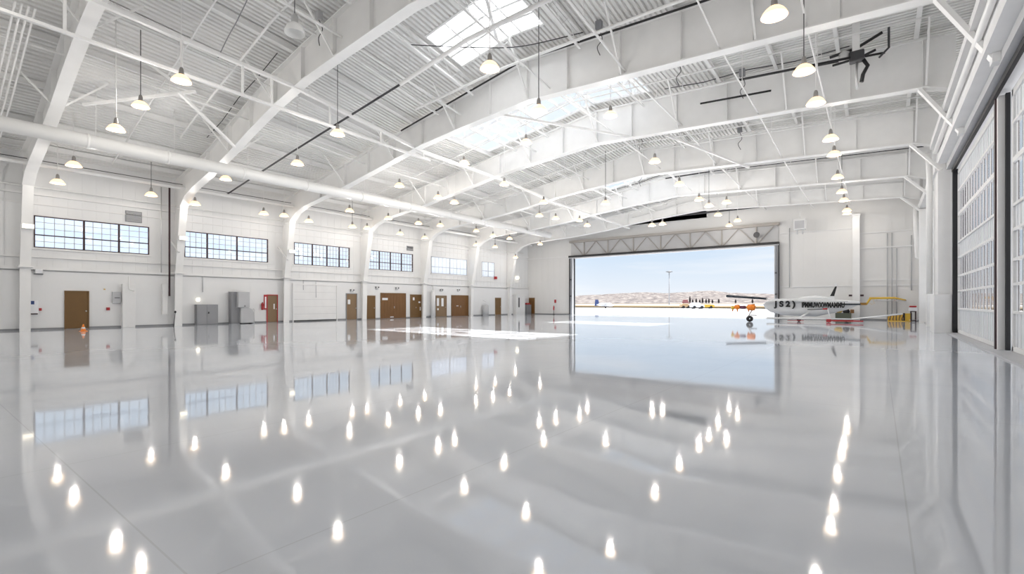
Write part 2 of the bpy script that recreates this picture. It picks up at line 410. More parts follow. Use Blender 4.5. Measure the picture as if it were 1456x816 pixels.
# open-web joists bracing the ridge zone
for i, x in enumerate((-18.9, -16.4, -13.2, -10.2)):
    j = empty('roof_joist', (x, 20, 12), 'white open-web joist along the ridge, %s counted from the windowed wall' % ORD[i], 'joist', 'open-web joists along the ridge')
    zz = []; a = MB(); b = MB(); w = MB(); ys = [1.0]+FY[:]+[YE]
    for y0, y1 in zip(ys, ys[1:]):
        za, zb = R(x, y0)-.12, R(x, y1)-.12
        a.beam((x, y0, za), (x, y1, zb), .1, .08)
        b.beam((x, y0+.4, za-.62), (x, y1-.4, zb-.62), .1, .08)
        m = 6
        for q in range(m):
            u0 = y0+.3+(y1-y0-.6)*q/m; um = y0+.3+(y1-y0-.6)*(q+.5)/m; f0 = lambda u: za+(zb-za)*(u-y0)/(y1-y0)
            zz += [(x, u0, f0(u0)), (x, um, f0(um)-.62)]
    w.tube(zz, .02, 5)
    part(a, 'top_chord', STEELW, j); part(b, 'bottom_chord', STEELW, j); part(w, 'web_rod', STEELW, j)
# ------------------------------------------------------------------ long brace truss hanging under the girders
def smooth(pts, k=6):
    P_ = [Vector(p) for p in pts]; out = []
    for i in range(len(P_)-1):
        a, b, c, d = P_[max(i-1, 0)], P_[i], P_[i+1], P_[min(i+2, len(P_)-1)]
        for j in range(k):
            t = j/k; out.append(tuple(.5*((2*b)+(c-a)*t+(2*a-5*b+4*c-d)*t*t+(3*b-a-3*c+d)*t**3)))
    return out+[tuple(P_[-1])]
def run(name, pts, r, m, label, cat, group=None, n=10, hang=None, every=3.6):
    """pipe along pts; hang: adds thin hanger rods up to the roof"""
    if hang:
        root = empty(name, pts[0], label, cat, group)
        part(MB().tube(pts, r, n), 'pipe_run', m, root)
        k = 0; P_ = [Vector(p) for p in pts]
        for a, b in zip(P_, P_[1:]):
            L_ = (b-a).length; c = max(1, int(L_/every))
            for q in range(c):
                p = a.lerp(b, (q+.5)/c)
                part(MB().tube([(p.x, p.y, p.z+r*.8), (p.x, p.y, R(p.x, p.y)-.05)], .014, 5), 'hanger_rod', STEELW, root)
                k += 1
        return root
    o = MB().tube(pts, r, n).build(name, m); return tag(o, label, cat, group)
xb = -21.1
br = empty('brace_truss', (xb, 0, 10), 'long white brace truss crossing under the near girders', 'truss')
up = [(xb, y, lerp([(1, 11.9), (11.4, 11.3), (18.8, 10.3), (26.2, 10.15), (33.5, 9.7), (48, 9.4)], y)) for y in (1, 6, 11.4, 18.8, 26.2, 33.5, 41, 48)]
mb = MB()
for a, b in zip(up, up[1:]): mb.beam(a, b, .16, .14)
part(mb, 'top_chord', STEELW, br)
lo = [(xb, y, lerp([(1, 10.4), (11.4, 10.1), (19.5, 9.9)], y)) for y in (1, 6, 11.4, 19.5)]; mb = MB()
for a, b in zip(lo, lo[1:]): mb.beam(a, b, .12, .1)
part(mb, 'bottom_chord', STEELW, br)
for y in (3.5, 6.8, 9, 10.2, 13, 16, 19):
    za = lerp([(p[1], p[2]) for p in lo], y); zb = lerp([(p[1], p[2]) for p in up], y)
    part(MB().beam((xb, y, za), (xb, y, zb), .08, .08, (1, 0, 0)), 'strut', STEELW, br)
# ------------------------------------------------------------------ big duct
dz = 8.85
dr = empty('ventilation_duct', (-28.6, 0, dz), 'thick round white duct running the length of the windowed side', 'duct')
part(MB().tube([(-28.6, -8, dz), (-28.6, 44.0, dz)], .31, 28), 'duct_body', DUCT, dr)
for y in (5.5, 8.6, 12.2, 16, 20, 24.3, 28.6, 33, 37, 41):
    part(MB().tube([(-28.6, y-.05, dz), (-28.6, y+.05, dz)], .335, 28), 'duct_collar', DUCT, dr)
    part(MB().tube([(-28.6, y+.3, dz+.3), (-28.6, y+.3, R(-28.6, y+.3)-.02)], .015, 5), 'hanger_rod', STEELW, dr)
part(MB().tube([(-28.6, 44, dz), (-28.6, 44.1, dz), (-28.6, 44.18, dz)], [.31, .25, .1], 28), 'end_cap', DUCT, dr)
# pipes along the hangar
LP = [(-34.8, 8.7, .11, STEELW, 'white pipe near the top of the windowed wall'), (-35.2, 9.0, .022, DGREY, 'thin dark pipe near the top of the windowed wall'),
      (-36.2, 7.75, .035, STEELW, 'thin white conduit above the high windows'), (-26.0, 10.3, .045, STEELW, 'slim white pipe beyond the thick duct'),
      (-23.2, 10.9, .03, STEELW, 'thin white sprinkler line between duct and brace truss'), (-17.6, 11.4, .05, STEELW, 'white sprinkler main beside the ridge'),
      (-12.0, 11.3, .035, STEELW, 'thin white sprinkler line under the ridge skylights'), (-8.3, 11.0, .045, STEELW, 'white pipe on the sliding-door side of the skylights'),
      (-4.6, 10.7, .03, STEELW, 'thin white line over the sliding-door half'), (-1.9, 10.6, .03, STEELW, 'conduit feeding the lamp row by the sliding doors')]
for X, h, r, m, lab in LP:
    pts = [(X, y, h+drift(X, y)) for y in ([1.5]+FY+[49.5])]
    run('ceiling_pipe', pts, r, m, lab, 'pipe', 'pipes running the length of the hangar', 8, hang=X > -30)
# bundle of conduits that climb the first column and follow the first girder
for i in range(4):
    Y = 3.2-i*.17; X0 = -36.0+.0
    pts = [(X0+.1, Y, 1.2 if i == 0 else 3.5), (X0+.1, Y, 8.2), (-35.2, Y, 9.0), (-33, Y, 9.3)]+[(x, Y, P(x, 4.3)+.75) for x in (-30, -27, -24)]
    run('conduit', pts, .035, STEELW, 'white conduit in the bundle beside the nearest girder, %s from the girder' % ORD[i], 'conduit', 'conduit bundle beside the nearest girder', 7)
# cross pipes (along X)
Yk = 14.2
run('dark_pipe', [(-36.1, Yk, 8.9), (-27, Yk, 10.2), (-17.3, Yk, 11.45)], .05, DGREY, 'dark pipe climbing the roof slope between second and third girders', 'pipe')
run('ceiling_pipe', [(-17.3, Yk, 11.45), (-13.2, Yk, 12.1), (-6, Yk, 12.3), (2.5, Yk, 12.1)], .09, STEELW, 'white cross pipe under the nearest skylight', 'pipe')
run('ceiling_pipe', [(-19, 16.6, 11.5), (-13.2, 16.6, 11.9), (-6, 16.6, 11.9), (2.5, 16.6, 11.7)], .06, STEELW, 'white cross pipe just in front of the third girder', 'pipe')
run('dark_pipe', [(x, 18.1, R(x, 18.5)-.45) for x in (-22, -18, -13.2, -8, -3, 2)], .045, BLACK, 'black pipe along the top edge of the third girder', 'pipe')
run('dark_cable', smooth([(-16.5, 14.0, 12.9), (-14, 15.5, 12.6), (-12.5, 17, 12.8), (-10, 18.0, 13.0)]), .02, BLACK, 'slack black cable in front of the nearest skylight', 'cable')
run('dark_cable', smooth([(-22.5, 8.6, 12.0), (-21, 8.4, 12.3), (-19.5, 8.2, 12.5), (-18, 8.0, 13.0), (-17.4, 7.6, 13.8)]), .02, GREY, 'dark cable looping below the deck before the second girder', 'cable')
run('dark_pipe', [(-4.9, 22.8, 11.3), (-.9, 23.2, 11.2)], .05, BLACK, 'short black pipe leading to the dark hoist machine', 'pipe')
run('dark_pipe', [(-7.2, 25.1, 11.6), (-4.0, 25.1, 11.4)], .045, BLACK, 'short black pipe on the fourth girder', 'pipe')
run('dark_pipe', [(-2.4, 25.0, 12.0), (.2, 25.0, 11.8)], .045, BLACK, 'short black pipe high beside the dark hoist machine', 'pipe')
run('dark_pipe', [(x, 39.1, R(x, 39.5)-.5) for x in (-14, -10, -5, 0, 2.2)], .05, BLACK, 'long black pipe on the sixth girder toward the right', 'pipe')
run('dark_pipe', [(-16, 47.6, 10.1), (-8.5, 47.6, 10.1)], .09, DGREY, 'dark pipe above the far doorway', 'pipe')
for i, (Y, x0, x1, dzz) in enumerate(((7.6, -34, -8, -.75), (9.6, -30, -10, -.55), (22.4, -30, 2, -.9), (24.8, -10, 2, -.6), (29.8, -33, 2, -.9), (31.6, -12, 2.2, -.8), (37.2, -33, 2, -1.0), (39.4, -12, 2, -.7), (44.6, -34, 2, -1.0), (46.2, -20, 2, -1.1))):
    xs = [x0]+[x for x in (-28, -20, -13.2, -6) if x0 < x < x1]+[x1]
    run('cross_pipe', [(x, Y, R(x, Y)+dzz) for x in xs], (.035, .05)[i % 2], STEELW, 'thin white cross pipe below the deck, %s counted from the camera' % ORD[i], 'pipe', 'white cross pipes below the deck', 8, hang=True, every=6)
for k, (x0, x1, dy) in enumerate(((-30, -22, -.5), (-12, -3, .45), (-9, -1, -.5), (-24, -15, .5), (-19, -8, -.6), (-12, 1, .5))):
    Yg = FY[1+k % 6]
    run('dark_conduit', [(x0+(x1-x0)*q/4, Yg+dy, R(x0+(x1-x0)*q/4, Yg+dy)-.12-(.12 if q % 2 else 0)) for q in range(5)], .022, DGREY, 'thin dark conduit on the deck by the %s girder from the camera' % ORD[1+k % 6], 'conduit', 'dark conduits on the deck', 6)
for k, (x, Y) in enumerate(((-18.5, 10.9), (-9.2, 17.9), (-7.3, 22.0), (-5.2, 24.9), (-12.4, 30.0), (-6.8, 31.9), (-15.0, 36.2), (-11.0, 43.0))):
    zt = R(x, Y)
    o = empty('junction_box', (x, Y, zt-.4), 'small grey junction box with a hanging tail under the deck, %s from the camera' % ORD[k], 'junction box', 'junction boxes under the deck')
    part(MB().box(x-.12, x+.12, Y-.1, Y+.1, zt-.42, zt-.08), 'casing', GREY if k % 2 else GREYW, o); part(MB().tube(smooth([(x, Y, zt-.42), (x+.1, Y+.1, zt-.8), (x-.1, Y+.05, zt-1.1), (x+.05, Y, zt-1.5)]), .018, 5), 'cable_tail', DGREY, o)
# loose diagonal struts
for i, (a, b) in enumerate((((-24.0, 7.6, 10.6), (-27.2, 11.2, 9.8)), ((-27.8, 5.2, 10.2), (-24.9, 8.6, 11.2)), ((-24.6, 5.6, 12.2), (-23.5, 7.2, 10.8)), ((-15.5, 19.2, 11.2), (-11.2, 25.6, 10.9)), ((-9.5, 26.6, 10.9), (-6.5, 33, 10.0)), ((-10.8, 12.2, 12.9), (-12.6, 15.4, 12.4)))):
    tag(MB().beam(a, b, .11, .11).build('diagonal_strut', STEELW), ['white diagonal strut beside the nearest two lamps', 'white diagonal strut ending at the second girder low down', 'white diagonal strut dropping to the second girder', 'white diagonal strut under the middle skylight', 'white diagonal strut beyond the fourth girder', 'white diagonal strut under the nearest skylight'][i], 'strut', 'diagonal struts under the roof')
# dark hoist machine
h = empty('ceiling_hoist', (-.7, 23.4, 11.3), 'dark machine with hoses hanging from the roof over the sliding-door side', 'hoist')
part(MB().box(-.95, -.45, 23.2, 23.6, 11.05, 11.45), 'motor_housing', DGREY, h, .05)
part(MB().lathe([(.18, 0), (.2, .05), (.2, .3), (.12, .36)], (-1.1, 23.4, 11.2), 14, True, True), 'drum', SILV, h)
part(MB().tube([(-1.6, 23.4, 11.5), (-.7, 23.4, 11.6), (.1, 23.4, 11.95)], .06), 'boom', BLACK, h)
part(MB().tube([(-1.5, 23.3, 11.1), (-.6, 23.3, 11.15), (-.1, 23.3, 11.3)], .05), 'lower_boom', BLACK, h)
part(MB().tube([(-.5, 23.4, 11.1), (-.35, 23.4, 10.8), (-.5, 23.4, 10.5), (-.55, 23.4, 10.2)], .07), 'hose', BLACK, h)
part(MB().tube([(-.7, 23.5, 11.1), (-.72, 23.5, 10.6), (-.68, 23.5, 10.0)], .05), 'hose', SILV, h)
part(MB().tube([(.3, 23.4, 12.1), (.3, 23.4, 11.3), (0, 23.4, 11.0)], .04), 'hanger', DGREY, h)
part(MB().box(-.85, -.6, 23.3, 23.5, 11.4, R(-.7, 23.4)), 'mount', STEELW, h)
# ------------------------------------------------------------------ header above the sliding doors
hd = empty('door_header', (2.5, 22, 9), 'layered white header box over the near sliding doors', 'header')
part(MB().box(2.28, XR, YB+.2, 31.4, 8.3, 9.3), 'header_box', WHITE, hd)
part(MB().box(2.0, 2.28, YB+.2, 31.4, 9.05, 9.3), 'ledge', WHITE, hd)
part(MB().box(2.62, 2.8, YB+.2, 31.5, 8.0, 8.3), 'lower_rail', GREYW, hd)
part(MB().box(2.8, 2.9, 9.0, 31.45, 7.82, 8.0), 'black_seal', BLACK, hd)
for i, (X, h_, r, lab) in enumerate(((2.17, 8.8, .09, 'round white pipe under the door header ledge'), (2.1, 9.45, .07, 'slim white pipe above the door header ledge'))):
    run('header_pipe', [(X, 2, h_), (X, 31.0, h_)], r, STEELW, lab, 'pipe', 'pipes over the sliding doors')
tag(MB().box(2.5, XR-.01, YB+.2, 20.6, 10.0, 12.4).build('fascia_box', WHITE), 'big white fascia box high over the nearest sliding door', 'fascia')
tag(MB().box(2.35, 2.5, YB+.2, 20.6, 10.0, 10.25).build('fascia_rail', WHITE), 'white rail along the lower edge of the fascia box', 'rail')
hd2 = empty('door_header', (2.5, 42, 9), 'white header box over the far sliding doors', 'header')
part(MB().box(2.35, XR-.01, 33.8, 49.9, 8.45, 8.9), 'header_box', WHITE, hd2)
run('drain_pipe', [(2.05, 33.2, 9.3), (2.1, 33.2, 8.3), (2.1, 33.2, 1.95)], .13, STEELW, 'round white drain pipe on the box column by the sliding doors', 'pipe', None, 14)
run('drain_pipe', [(2.2, 47.0, 8.6), (2.2, 47.0, 7.3), (2.3, 47, 4.9), (2.75, 47, 4.6)], .16, STEELW, 'thick white pipe stub near the far right corner', 'pipe', None, 14)
# ------------------------------------------------------------------ sliding hangar doors
def leaf(y0, y1, X, H, label, ncol, idx):
    r = bpy.data.objects.new('door_%d' % idx, None); COL.objects.link(r); r.location = (X, y0, 0); struct(r, label)
    fr = MB(); w = .16
    fr.box(X-.07, X+.07, y0, y0+w, .06, H).box(X-.07, X+.07, y1-w, y1, .06, H).box(X-.07, X+.07, y0, y1, .06, .2).box(X-.07, X+.07, y0, y1, H-.2, H)
    rows = [(1.25, 2.0), (2.08, 2.72), (2.8, 3.6), (4.4, 5.6), (5.75, 6.75)]
    for a, b in ((1.17, 1.25), (2.0, 2.08), (2.72, 2.8), (3.6, 3.68), (4.32, 4.4), (5.6, 5.75), (6.75, 6.83)): fr.box(X-.08, X+.05, y0+w, y1-w, a, b)
    part(fr, 'door_frame', WHITE, r)
    pn = MB(); n = ncol; step = (y1-y0-2*w)/n; ws = step*.66
    spans = [(.2, 1.17), (3.68, 4.32), (6.83, H-.2)]
    for a, b in spans:
        if b-a > .1:
            pn.box(X-.02, X+.02, y0+w, y1-w, a, b)
            y = y0+w+.1
            while y < y1-w-.1: pn.box(X-.035, X-.02, y, y+.09, a, b); y += step/2
    for k in range(n):
        yy = y0+w+k*step
        for a, b in rows: pn.box(X-.008, X+.005, yy+ws, yy+step, a, b)
    part(pn, 'door_panel', LEAF, r)
    for a, b in rows:
        f = MB(); g = MB()
        for k in range(n):
            yy = y0+w+k*step
            f.box(X-.012, X+.006, yy, yy+.03, a, b).box(X-.007, X+.006, yy+ws-.02, yy+ws, a, b)
            g.box(X-.004, X+.004, yy+.03, yy+ws-.03, a, b)
        fo = part(f, 'window_strip', DRED if idx < 42 else GREYW, r)
        part(g, 'pane', GLASS, fo)
    return r
leaf(21.6, 31.1, 3.05, 7.8, 'large sliding hangar door leaf with rows of narrow windows, standing beside the box column', 13, 31)
leaf(8.9, 20.3, 3.2, 7.8, 'nearer sliding hangar door leaf cut by the right picture edge', 13, 32)
leaf(34.8, 42.0, 3.05, 7.8, 'pale hangar door leaf beyond the box column', 9, 43)
leaf(42.2, 49.6, 3.15, 7.8, 'farthest pale hangar door leaf, next to the corner', 9, 44)
dp = empty('door_post', (3.0, 20.9, 0), 'dark-edged steel post between the two nearer sliding door leaves', 'post')
part(MB().box(2.9, 3.35, 20.75, 21.2, .05, 7.85), 'shaft', WHITE, dp)
part(MB().box(2.86, 2.9, 20.95, 21.1, .05, 7.85), 'dark_edge', DRED, dp); part(MB().box(3.05, 3.15, 20.6, 20.74, .05, 7.85), 'seal', BLACK, dp)
tag(MB().box(2.82, 3.0, 31.15, 31.38, .05, 7.9).build('door_seal', BLACK), 'black rubber seal strip between the box column and the sliding door', 'seal')
# ------------------------------------------------------------------ far doorway header truss, jambs
ht = empty('header_truss', (-18.7, 50.6, 8), 'shallow steel truss above the open far doorway', 'truss')
Yt = 50.72
part(MB().box(OX0-.3, OX1+.3, 50.86, 50.98, OH, 8.95), 'backing_panel', HEADG, ht)
part(MB().box(OX0-.4, OX1+.4, 50.5, 50.95, 8.75, 9.0), 'top_chord', TRUSS, ht)
part(MB().box(OX0-.4, OX1+.4, 50.45, 50.95, OH, OH+.14), 'bottom_chord', GREYW, ht)
part(MB().box(OX0-.4, OX1+.4, 50.36, 50.45, OH+.1, OH+.32), 'dark_track', BLACK, ht)
nb = 7; W_ = (OX1-OX0)/nb
for k in range(nb):
    x0 = OX0+k*W_; xm = x0+W_/2
    part(MB().beam((x0, Yt, 8.75), (xm, Yt, OH+.2), .07, .07), 'brace', TRUSS, ht)
    part(MB().beam((xm, Yt, OH+.2), (x0+W_, Yt, 8.75), .07, .07), 'brace', TRUSS, ht)
    part(MB().beam((xm, Yt, OH+.2), (xm, Yt, 8.75), .09, .09), 'upright', TRUSS, ht)
for nm, x0, x1, lab in (('door_jamb', OX0-.28, OX0, 'grey steel jamb on the window side of the open doorway'), ('door_jamb', OX1, OX1+.3, 'grey steel jamb beside the parked white aircraft')):
    j = empty(nm, (x0, 50.8, 0), lab, 'jamb')
    part(MB().box(x0, x1, 50.6, 51.35, 0, OH), 'post', GREYW, j)
    xc = (x0+x1)/2
    part(MB().box(xc-.05, xc+.05, 50.55, 50.62, 0, OH), 'guide_rail', FRAMEG, j)
    part(MB().box(x0-.12 if x0 < -20 else x1, x0 if x0 < -20 else x1+.12, 50.5, 50.75, 0, OH+.3), 'side_strip', DGREY, j)
    for hh in (2.2, 4.2): part(MB().box(xc-.08, xc+.08, 50.5, 50.56, hh, hh+.14), 'bracket', DGREY, j)
# column and details on far wall, sliding-door side
c = empty('wall_post', (-1.55, 50.6, 0), 'white square post on the far wall behind the aircraft tail', 'post')
part(MB().box(-1.8, -1.3, 50.3, 50.98, 0, 8.9), 'shaft', STEELW, c)
part(MB().box(-1.85, -1.25, 50.2, 50.98, 8.9, 9.05), 'cap', STEELW, c)
for x, z in ((-1.95, 2.1), (-1.15, 2.1)): part(MB().box(x-.12, x+.12, 50.35, 50.45, z-.08, z+.08), 'bracket', DRED, c)
for i, (x, z0, z1) in enumerate(((-6.6, 2.9, 8.4), (.55, 0, 7.3), (.85, 0, 7.3), (1.15, 0, 6.0), (2.1, 2.5, 7.0))):
    run('wall_conduit', [(x, 50.9, z0), (x, 50.9, z1)], .035, GREYW, ['white conduit beside the far doorway jamb', 'leftmost of three conduits near the far corner', 'middle of three conduits near the far corner', 'rightmost of three conduits near the far corner', 'short conduit right in the far corner'][i], 'conduit', 'conduits on the far wall', 7)
hb = empty('unit_heater', (-6.2, 50.2, 8), 'boxy white unit heater hung high beside the far doorway', 'heater')
a, b = onE(1129, 312, 49.5); c_, d = onE(1146, 326, 49.5)
part(MB().box(a, c_, 49.2, 49.8, d, b), 'casing', WHITE, hb, .03); part(MB().box(a+.1, c_-.1, 49.15, 49.2, d+.1, b-.2), 'louvre', GREYW, hb)
part(MB().tube([((a+c_)/2, 49.5, b), ((a+c_)/2, 49.5, 9.9)], .03), 'hanger', STEELW, hb)
part(MB().box(a+.2, a+.3, 49.4, 49.5, d-.4, d).box(c_-.3, c_-.2, 49.4, 49.5, d-.4, d), 'outlet', GREYW, hb)
sp = empty('round_speaker', (-9.3, 50.2, 8), 'round dark loudspeaker on the doorway header', 'speaker')
a, b = onE(1076, 334, 50.3)
sp.location = (a, 50.45, b)
part(MB().tube([(a, 50.45, b), (a, 50.25, b), (a, 50.21, b)], [.08, .26, .28], 18), 'horn', DGREY, sp)
part(MB().box(a-.05, a+.05, 50.45, 50.6, b-.1, b+.1), 'bracket', DGREY, sp)
# ------------------------------------------------------------------ lamps
LAMPS = [
 ('W', -34.5, [(82, 257), (215, 275), (270, 287), (375, 302), (404, 305), (439, 313), (501, 321), (522, 323), (569, 331), (604, 337), (677, 347), (704, 350), (733, 365)]),
 ('D', -31.0, [(105, 232), (321, 252), (497, 298), (552, 309), (595, 316), (626, 319), (677, 327), (701, 334), (724, 338), (768, 346)]),
 ('F', -24.5, [(165, 180), (200, 147), (423, 230), (568, 262), (623, 279), (646, 286), (767, 305), (790, 309), (824, 312), (835, 319)]),
 ('G', -19.7, [(258, 110), (480, 187), (660, 230), (717, 260), (773, 286)]),
 ('M', -15.5, [(748, 200), (861, 287), (927, 319), (942, 317)]),
 ('K', -10.0, [(684, 84), (766, 153), (868, 161), (931, 227), (966, 260), (994, 282), (1008, 291), (1033, 286), (1050, 313)]),
 ('S', -8.2, [(1021, 304), (1052, 327)]),
 ('R', -1.9, [(1101, 15), (1143, 96), (1160, 142), (1180, 191), (1186, 217), (1191, 250), (1197, 271), (1200, 283), (1204, 297), (1206.5, 308)])]
ROWTXT = {'W': 'in the row nearest the windows', 'D': 'in the row just behind the duct', 'F': 'in the row between duct and brace truss', 'G': 'in the row beside the long brace truss',
          'M': 'in the row under the roof ridge', 'K': 'in the row just past the skylights', 'S': 'in the short row near the doorway', 'R': 'in the row along the sliding doors'}
lamp0 = None
CAPM = mat('lamp_cap_grey', (.3, .29, .28, 1), .4, .3)
def bell_meshes():
    root = empty('pendant_lamp', (0, 0, 0), '', 'lamp')
    prof = [(.115, .36), (.16, .335), (.24, .24), (.31, .11), (.345, 0), (.335, 0), (.30, .11), (.23, .235), (.15, .32)]
    prof = [(a*.92, b*.66) for a, b in prof]
    sh = MB().lathe(prof, n=22).build('lamp_shade', GLOW, root)
    MB().lathe([(.22, .015), (.22, .06), (.15, .12), (.06, .16)], n=18, capb=True).build('bulb', CORE, sh)
    MB().lathe([(.04, .5), (.06, .46), (.075, .40), (.08, .3), (.10, .232)], n=16, capt=True).build('ballast_cap', CAPM, root)
    return root
def make_lamp(x, y, z, label, group, power):
    global lamp0
    if lamp0 is None: lamp0 = bell_meshes(); r = lamp0
    else:
        r = lamp0.copy(); COL.objects.link(r)
        for ch in LP0:
            q = ch.copy(); q.parent = r; COL.objects.link(q)
            for g in ch.children: q2 = g.copy(); q2.parent = q; COL.objects.link(q2)
    r.location = (x, y, z); r['label'] = label; r['group'] = group; r['category'] = 'lamp'
    return r
LP0 = []
for key, X0, L_ in LAMPS:
    items = []
    for px, py in L_:
        a, b = rxy(px); X = X0; z = X/a if a < -.005 else 99
        h = EYE+(HY-py)*z/F
        if key == 'R' or key == 'S' or h > P(X, b*z)-.2:
            h = 9.0 if key == 'R' else 8.9
            z = (h-EYE)*F/(HY-py); X = a*z
        items.append((b*z, X, h))
    items.sort()
    for i, (Y, X, h) in enumerate(items):
        Y = min(Y, 48.6)
        for fy in FY:
            if abs(Y-fy) < .45: Y = fy+.45*(1 if Y > fy else -1)
        lab = 'lit bell lamp, %s from the camera %s' % (ORD[i], ROWTXT[key])
        r = make_lamp(X, Y, h-.15, lab, 'bell-shaped hanging lamps', 0)
        if not LP0: LP0 = list(r.children)
        top = R(X, Y)
        MB().tube([(0, 0, .49), (0, 0, top-(h-.15)-.02)], .016, 6).build('stem', DGREY if (i % 5 == 1) else STEELW, r)
        ld = bpy.data.lights.new('lamp_light', 'POINT'); ld.energy = {'W': 27, 'D': 76, 'R': 84, 'K': 98}.get(key, 114)*(.6 if Y > 46 else 1); ld.color = (1, .95, .885); ld.shadow_soft_size = .1
        lo_ = bpy.data.objects.new('lamp_light', ld); COL.objects.link(lo_); lo_.parent = r; lo_.location = (0, 0, -.3)
for i, (X, Y) in enumerate(((-33, .8), (-27, -2.5), (-20, .5), (-10, -3), (-10, 4.5), (-3, -2), (-3, 7.5))):  # extra lamps out of view, added to brighten the near floor and walls
    h = P(X, Y)-1.4; r = make_lamp(X, Y, h, 'unseen bell lamp added for fill behind or beside the camera, %s from the windowed wall' % ORD[i], 'bell-shaped hanging lamps', 0)
    MB().tube([(0, 0, .49), (0, 0, R(X, Y)-h-.02)], .016, 6).build('stem', STEELW, r)
    ld = bpy.data.lights.new('lamp_light', 'POINT'); ld.energy = 140; ld.color = (1, .95, .885); ld.shadow_soft_size = .1
    lo_ = bpy.data.objects.new('lamp_light', ld); COL.objects.link(lo_); lo_.parent = r; lo_.location = (0, 0, -.3)
# unlit clear lamp
X, Y = onX(419, 40, 11.2)
u = empty('glass_lamp', (X, Y, 11.0), 'unlit clear glass bell lamp before the second girder', 'lamp')
part(MB().lathe([(.34, 0), (.33, .12), (.26, .26), (.14, .36)], (X, Y, 11.0), 22), 'lamp_shade', DUCT, u)
part(MB().lathe([(.13, .36), (.12, .6), (.05, .7)], (X, Y, 11.0), 14, capt=True), 'ballast_cap', SILV, u)
part(MB().tube([(X, Y, 11.7), (X, Y, R(X, Y)-.02)], .016, 6), 'stem', DGREY, u)
# ------------------------------------------------------------------ things on the windowed wall
def flat_door(idx, px0, px1, py0, m, label, frame=None, double=False, glass_win=None, notes=(), knob=.92, hgt=2.15):
    y0 = onL(px0, 0, XW)[0]; y1 = onL(px1, 0, XW)[0]; hgt = onL((px0+px1)/2, py0, XW)[1]
    r = bpy.data.objects.new('door_%d' % idx, None); COL.objects.link(r); r.location = (XW, y0, 0); struct(r, label)
    f = MB(); w = .06; f.box(XW, XW+.07, y0-w, y0, 0, hgt+w).box(XW, XW+.07, y1, y1+w, 0, hgt+w).box(XW, XW+.07, y0, y1, hgt, hgt+w)
    part(f, 'door_frame', frame or m, r)
    if double:
        ym = (y0+y1)/2
        for a, b in ((y0, ym-.01), (ym+.01, y1)): part(MB().box(XW, XW+.045, a, b, .02, hgt), 'door_leaf', m, r)
        n_ = 8; g = MB()
        for k in range(1, n_): yy = y0+(y1-y0)*k/n_; g.box(XW+.045, XW+.055, yy-.012, yy+.012, .05, hgt-.03)
        part(g, 'batten', m, r)
        part(MB().box(XW+.05, XW+.09, ym+.05, ym+.09, .95, 1.15), 'handle', SILV, r)
    else:
        part(MB().box(XW, XW+.045, y0, y1, .02, hgt), 'door_leaf', m, r)
        yk = y0+(y1-y0)*knob
        part(MB().tube([(XW+.045, yk, 1), (XW+.065, yk, 1), (XW+.095, yk, 1), (XW+.105, yk, 1)], [.015, .04, .035, .015], 10), 'door_knob', SILV, r)
    if glass_win:
        a, b, c, d = glass_win
        part(MB().box(XW+.045, XW+.052, y0+(y1-y0)*a, y0+(y1-y0)*b, c, d), 'door_window', PAPER, r)
    for a, b, c, d in notes:
        part(MB().box(XW+.055, XW+.062, y0+(y1-y0)*a, y0+(y1-y0)*b, c, d), 'notice', PAPER, r)
    return y0, y1, hgt
flat_door(1, 93.5, 124.5, 415, BROWN, 'plain brown door nearest the camera, orange cone before it')
y0, y1, hg = flat_door(2, 380, 393.5, 420, BROWN2, 'tan door in a red frame', RED, notes=[(.62, .74, 1.0, 1.4)])
flat_door(3, 492.5, 506.5, 418, BROWN2, 'greyish tan door with a pale notice, left of two tan doors', GREY, notes=[(.1, .35, 1.35, 1.75)])
flat_door(4, 518, 532.5, 421, BROWN, 'narrow brown door left of the widest brown doors', BROWN2)
flat_door(5, 541.5, 576, 417.5, WOOD, 'widest brown panelled double door with white sign', BROWN, True, notes=[(.04, .26, 1.72, 1.92), (.36, .5, .1, .18)])
flat_door(6, 583.5, 599.5, 419.5, BROWN, 'brown door with two white notices right of the widest doors', BROWN2, notes=[(.18, .33, 1.72, 2.0), (.68, .85, 1.45, 1.6), (.8, .88, .7, 1.05)], knob=.45)
flat_door(7, 620, 634, 421, BROWN2, 'tan door with two tall glass lights', BROWN2, notes=[(.04, .26, 1.15, 1.95), (.5, .72, 1.1, 1.95), (.08, .22, .7, .9)])
flat_door(8, 642, 665, 420.5, WOOD, 'smaller brown panelled double door', BROWN, True, notes=[(.27, .4, 1.1, 1.16)])
flat_door(9, 704.3, 711.5, 424, BROWN, 'small far brown door on the windowed wall', BROWN2)
# door on the far wall
x0, hA = onE(753, 424); x1, _ = onE(760, 424)
r = bpy.data.objects.new('door_10', None); COL.objects.link(r); r.location = (x0, YE, 0); struct(r, 'brown door on the far wall near the corner')
part(MB().box(x0, x1, YE-.05, YE, .02, hA), 'door_leaf', WOOD, r); part(MB().box(x0-.06, x0, YE-.07, YE, 0, hA+.06).box(x1, x1+.06, YE-.07, YE, 0, hA+.06).box(x0, x1, YE-.07, YE, hA, hA+.06), 'door_frame', BROWN2, r)
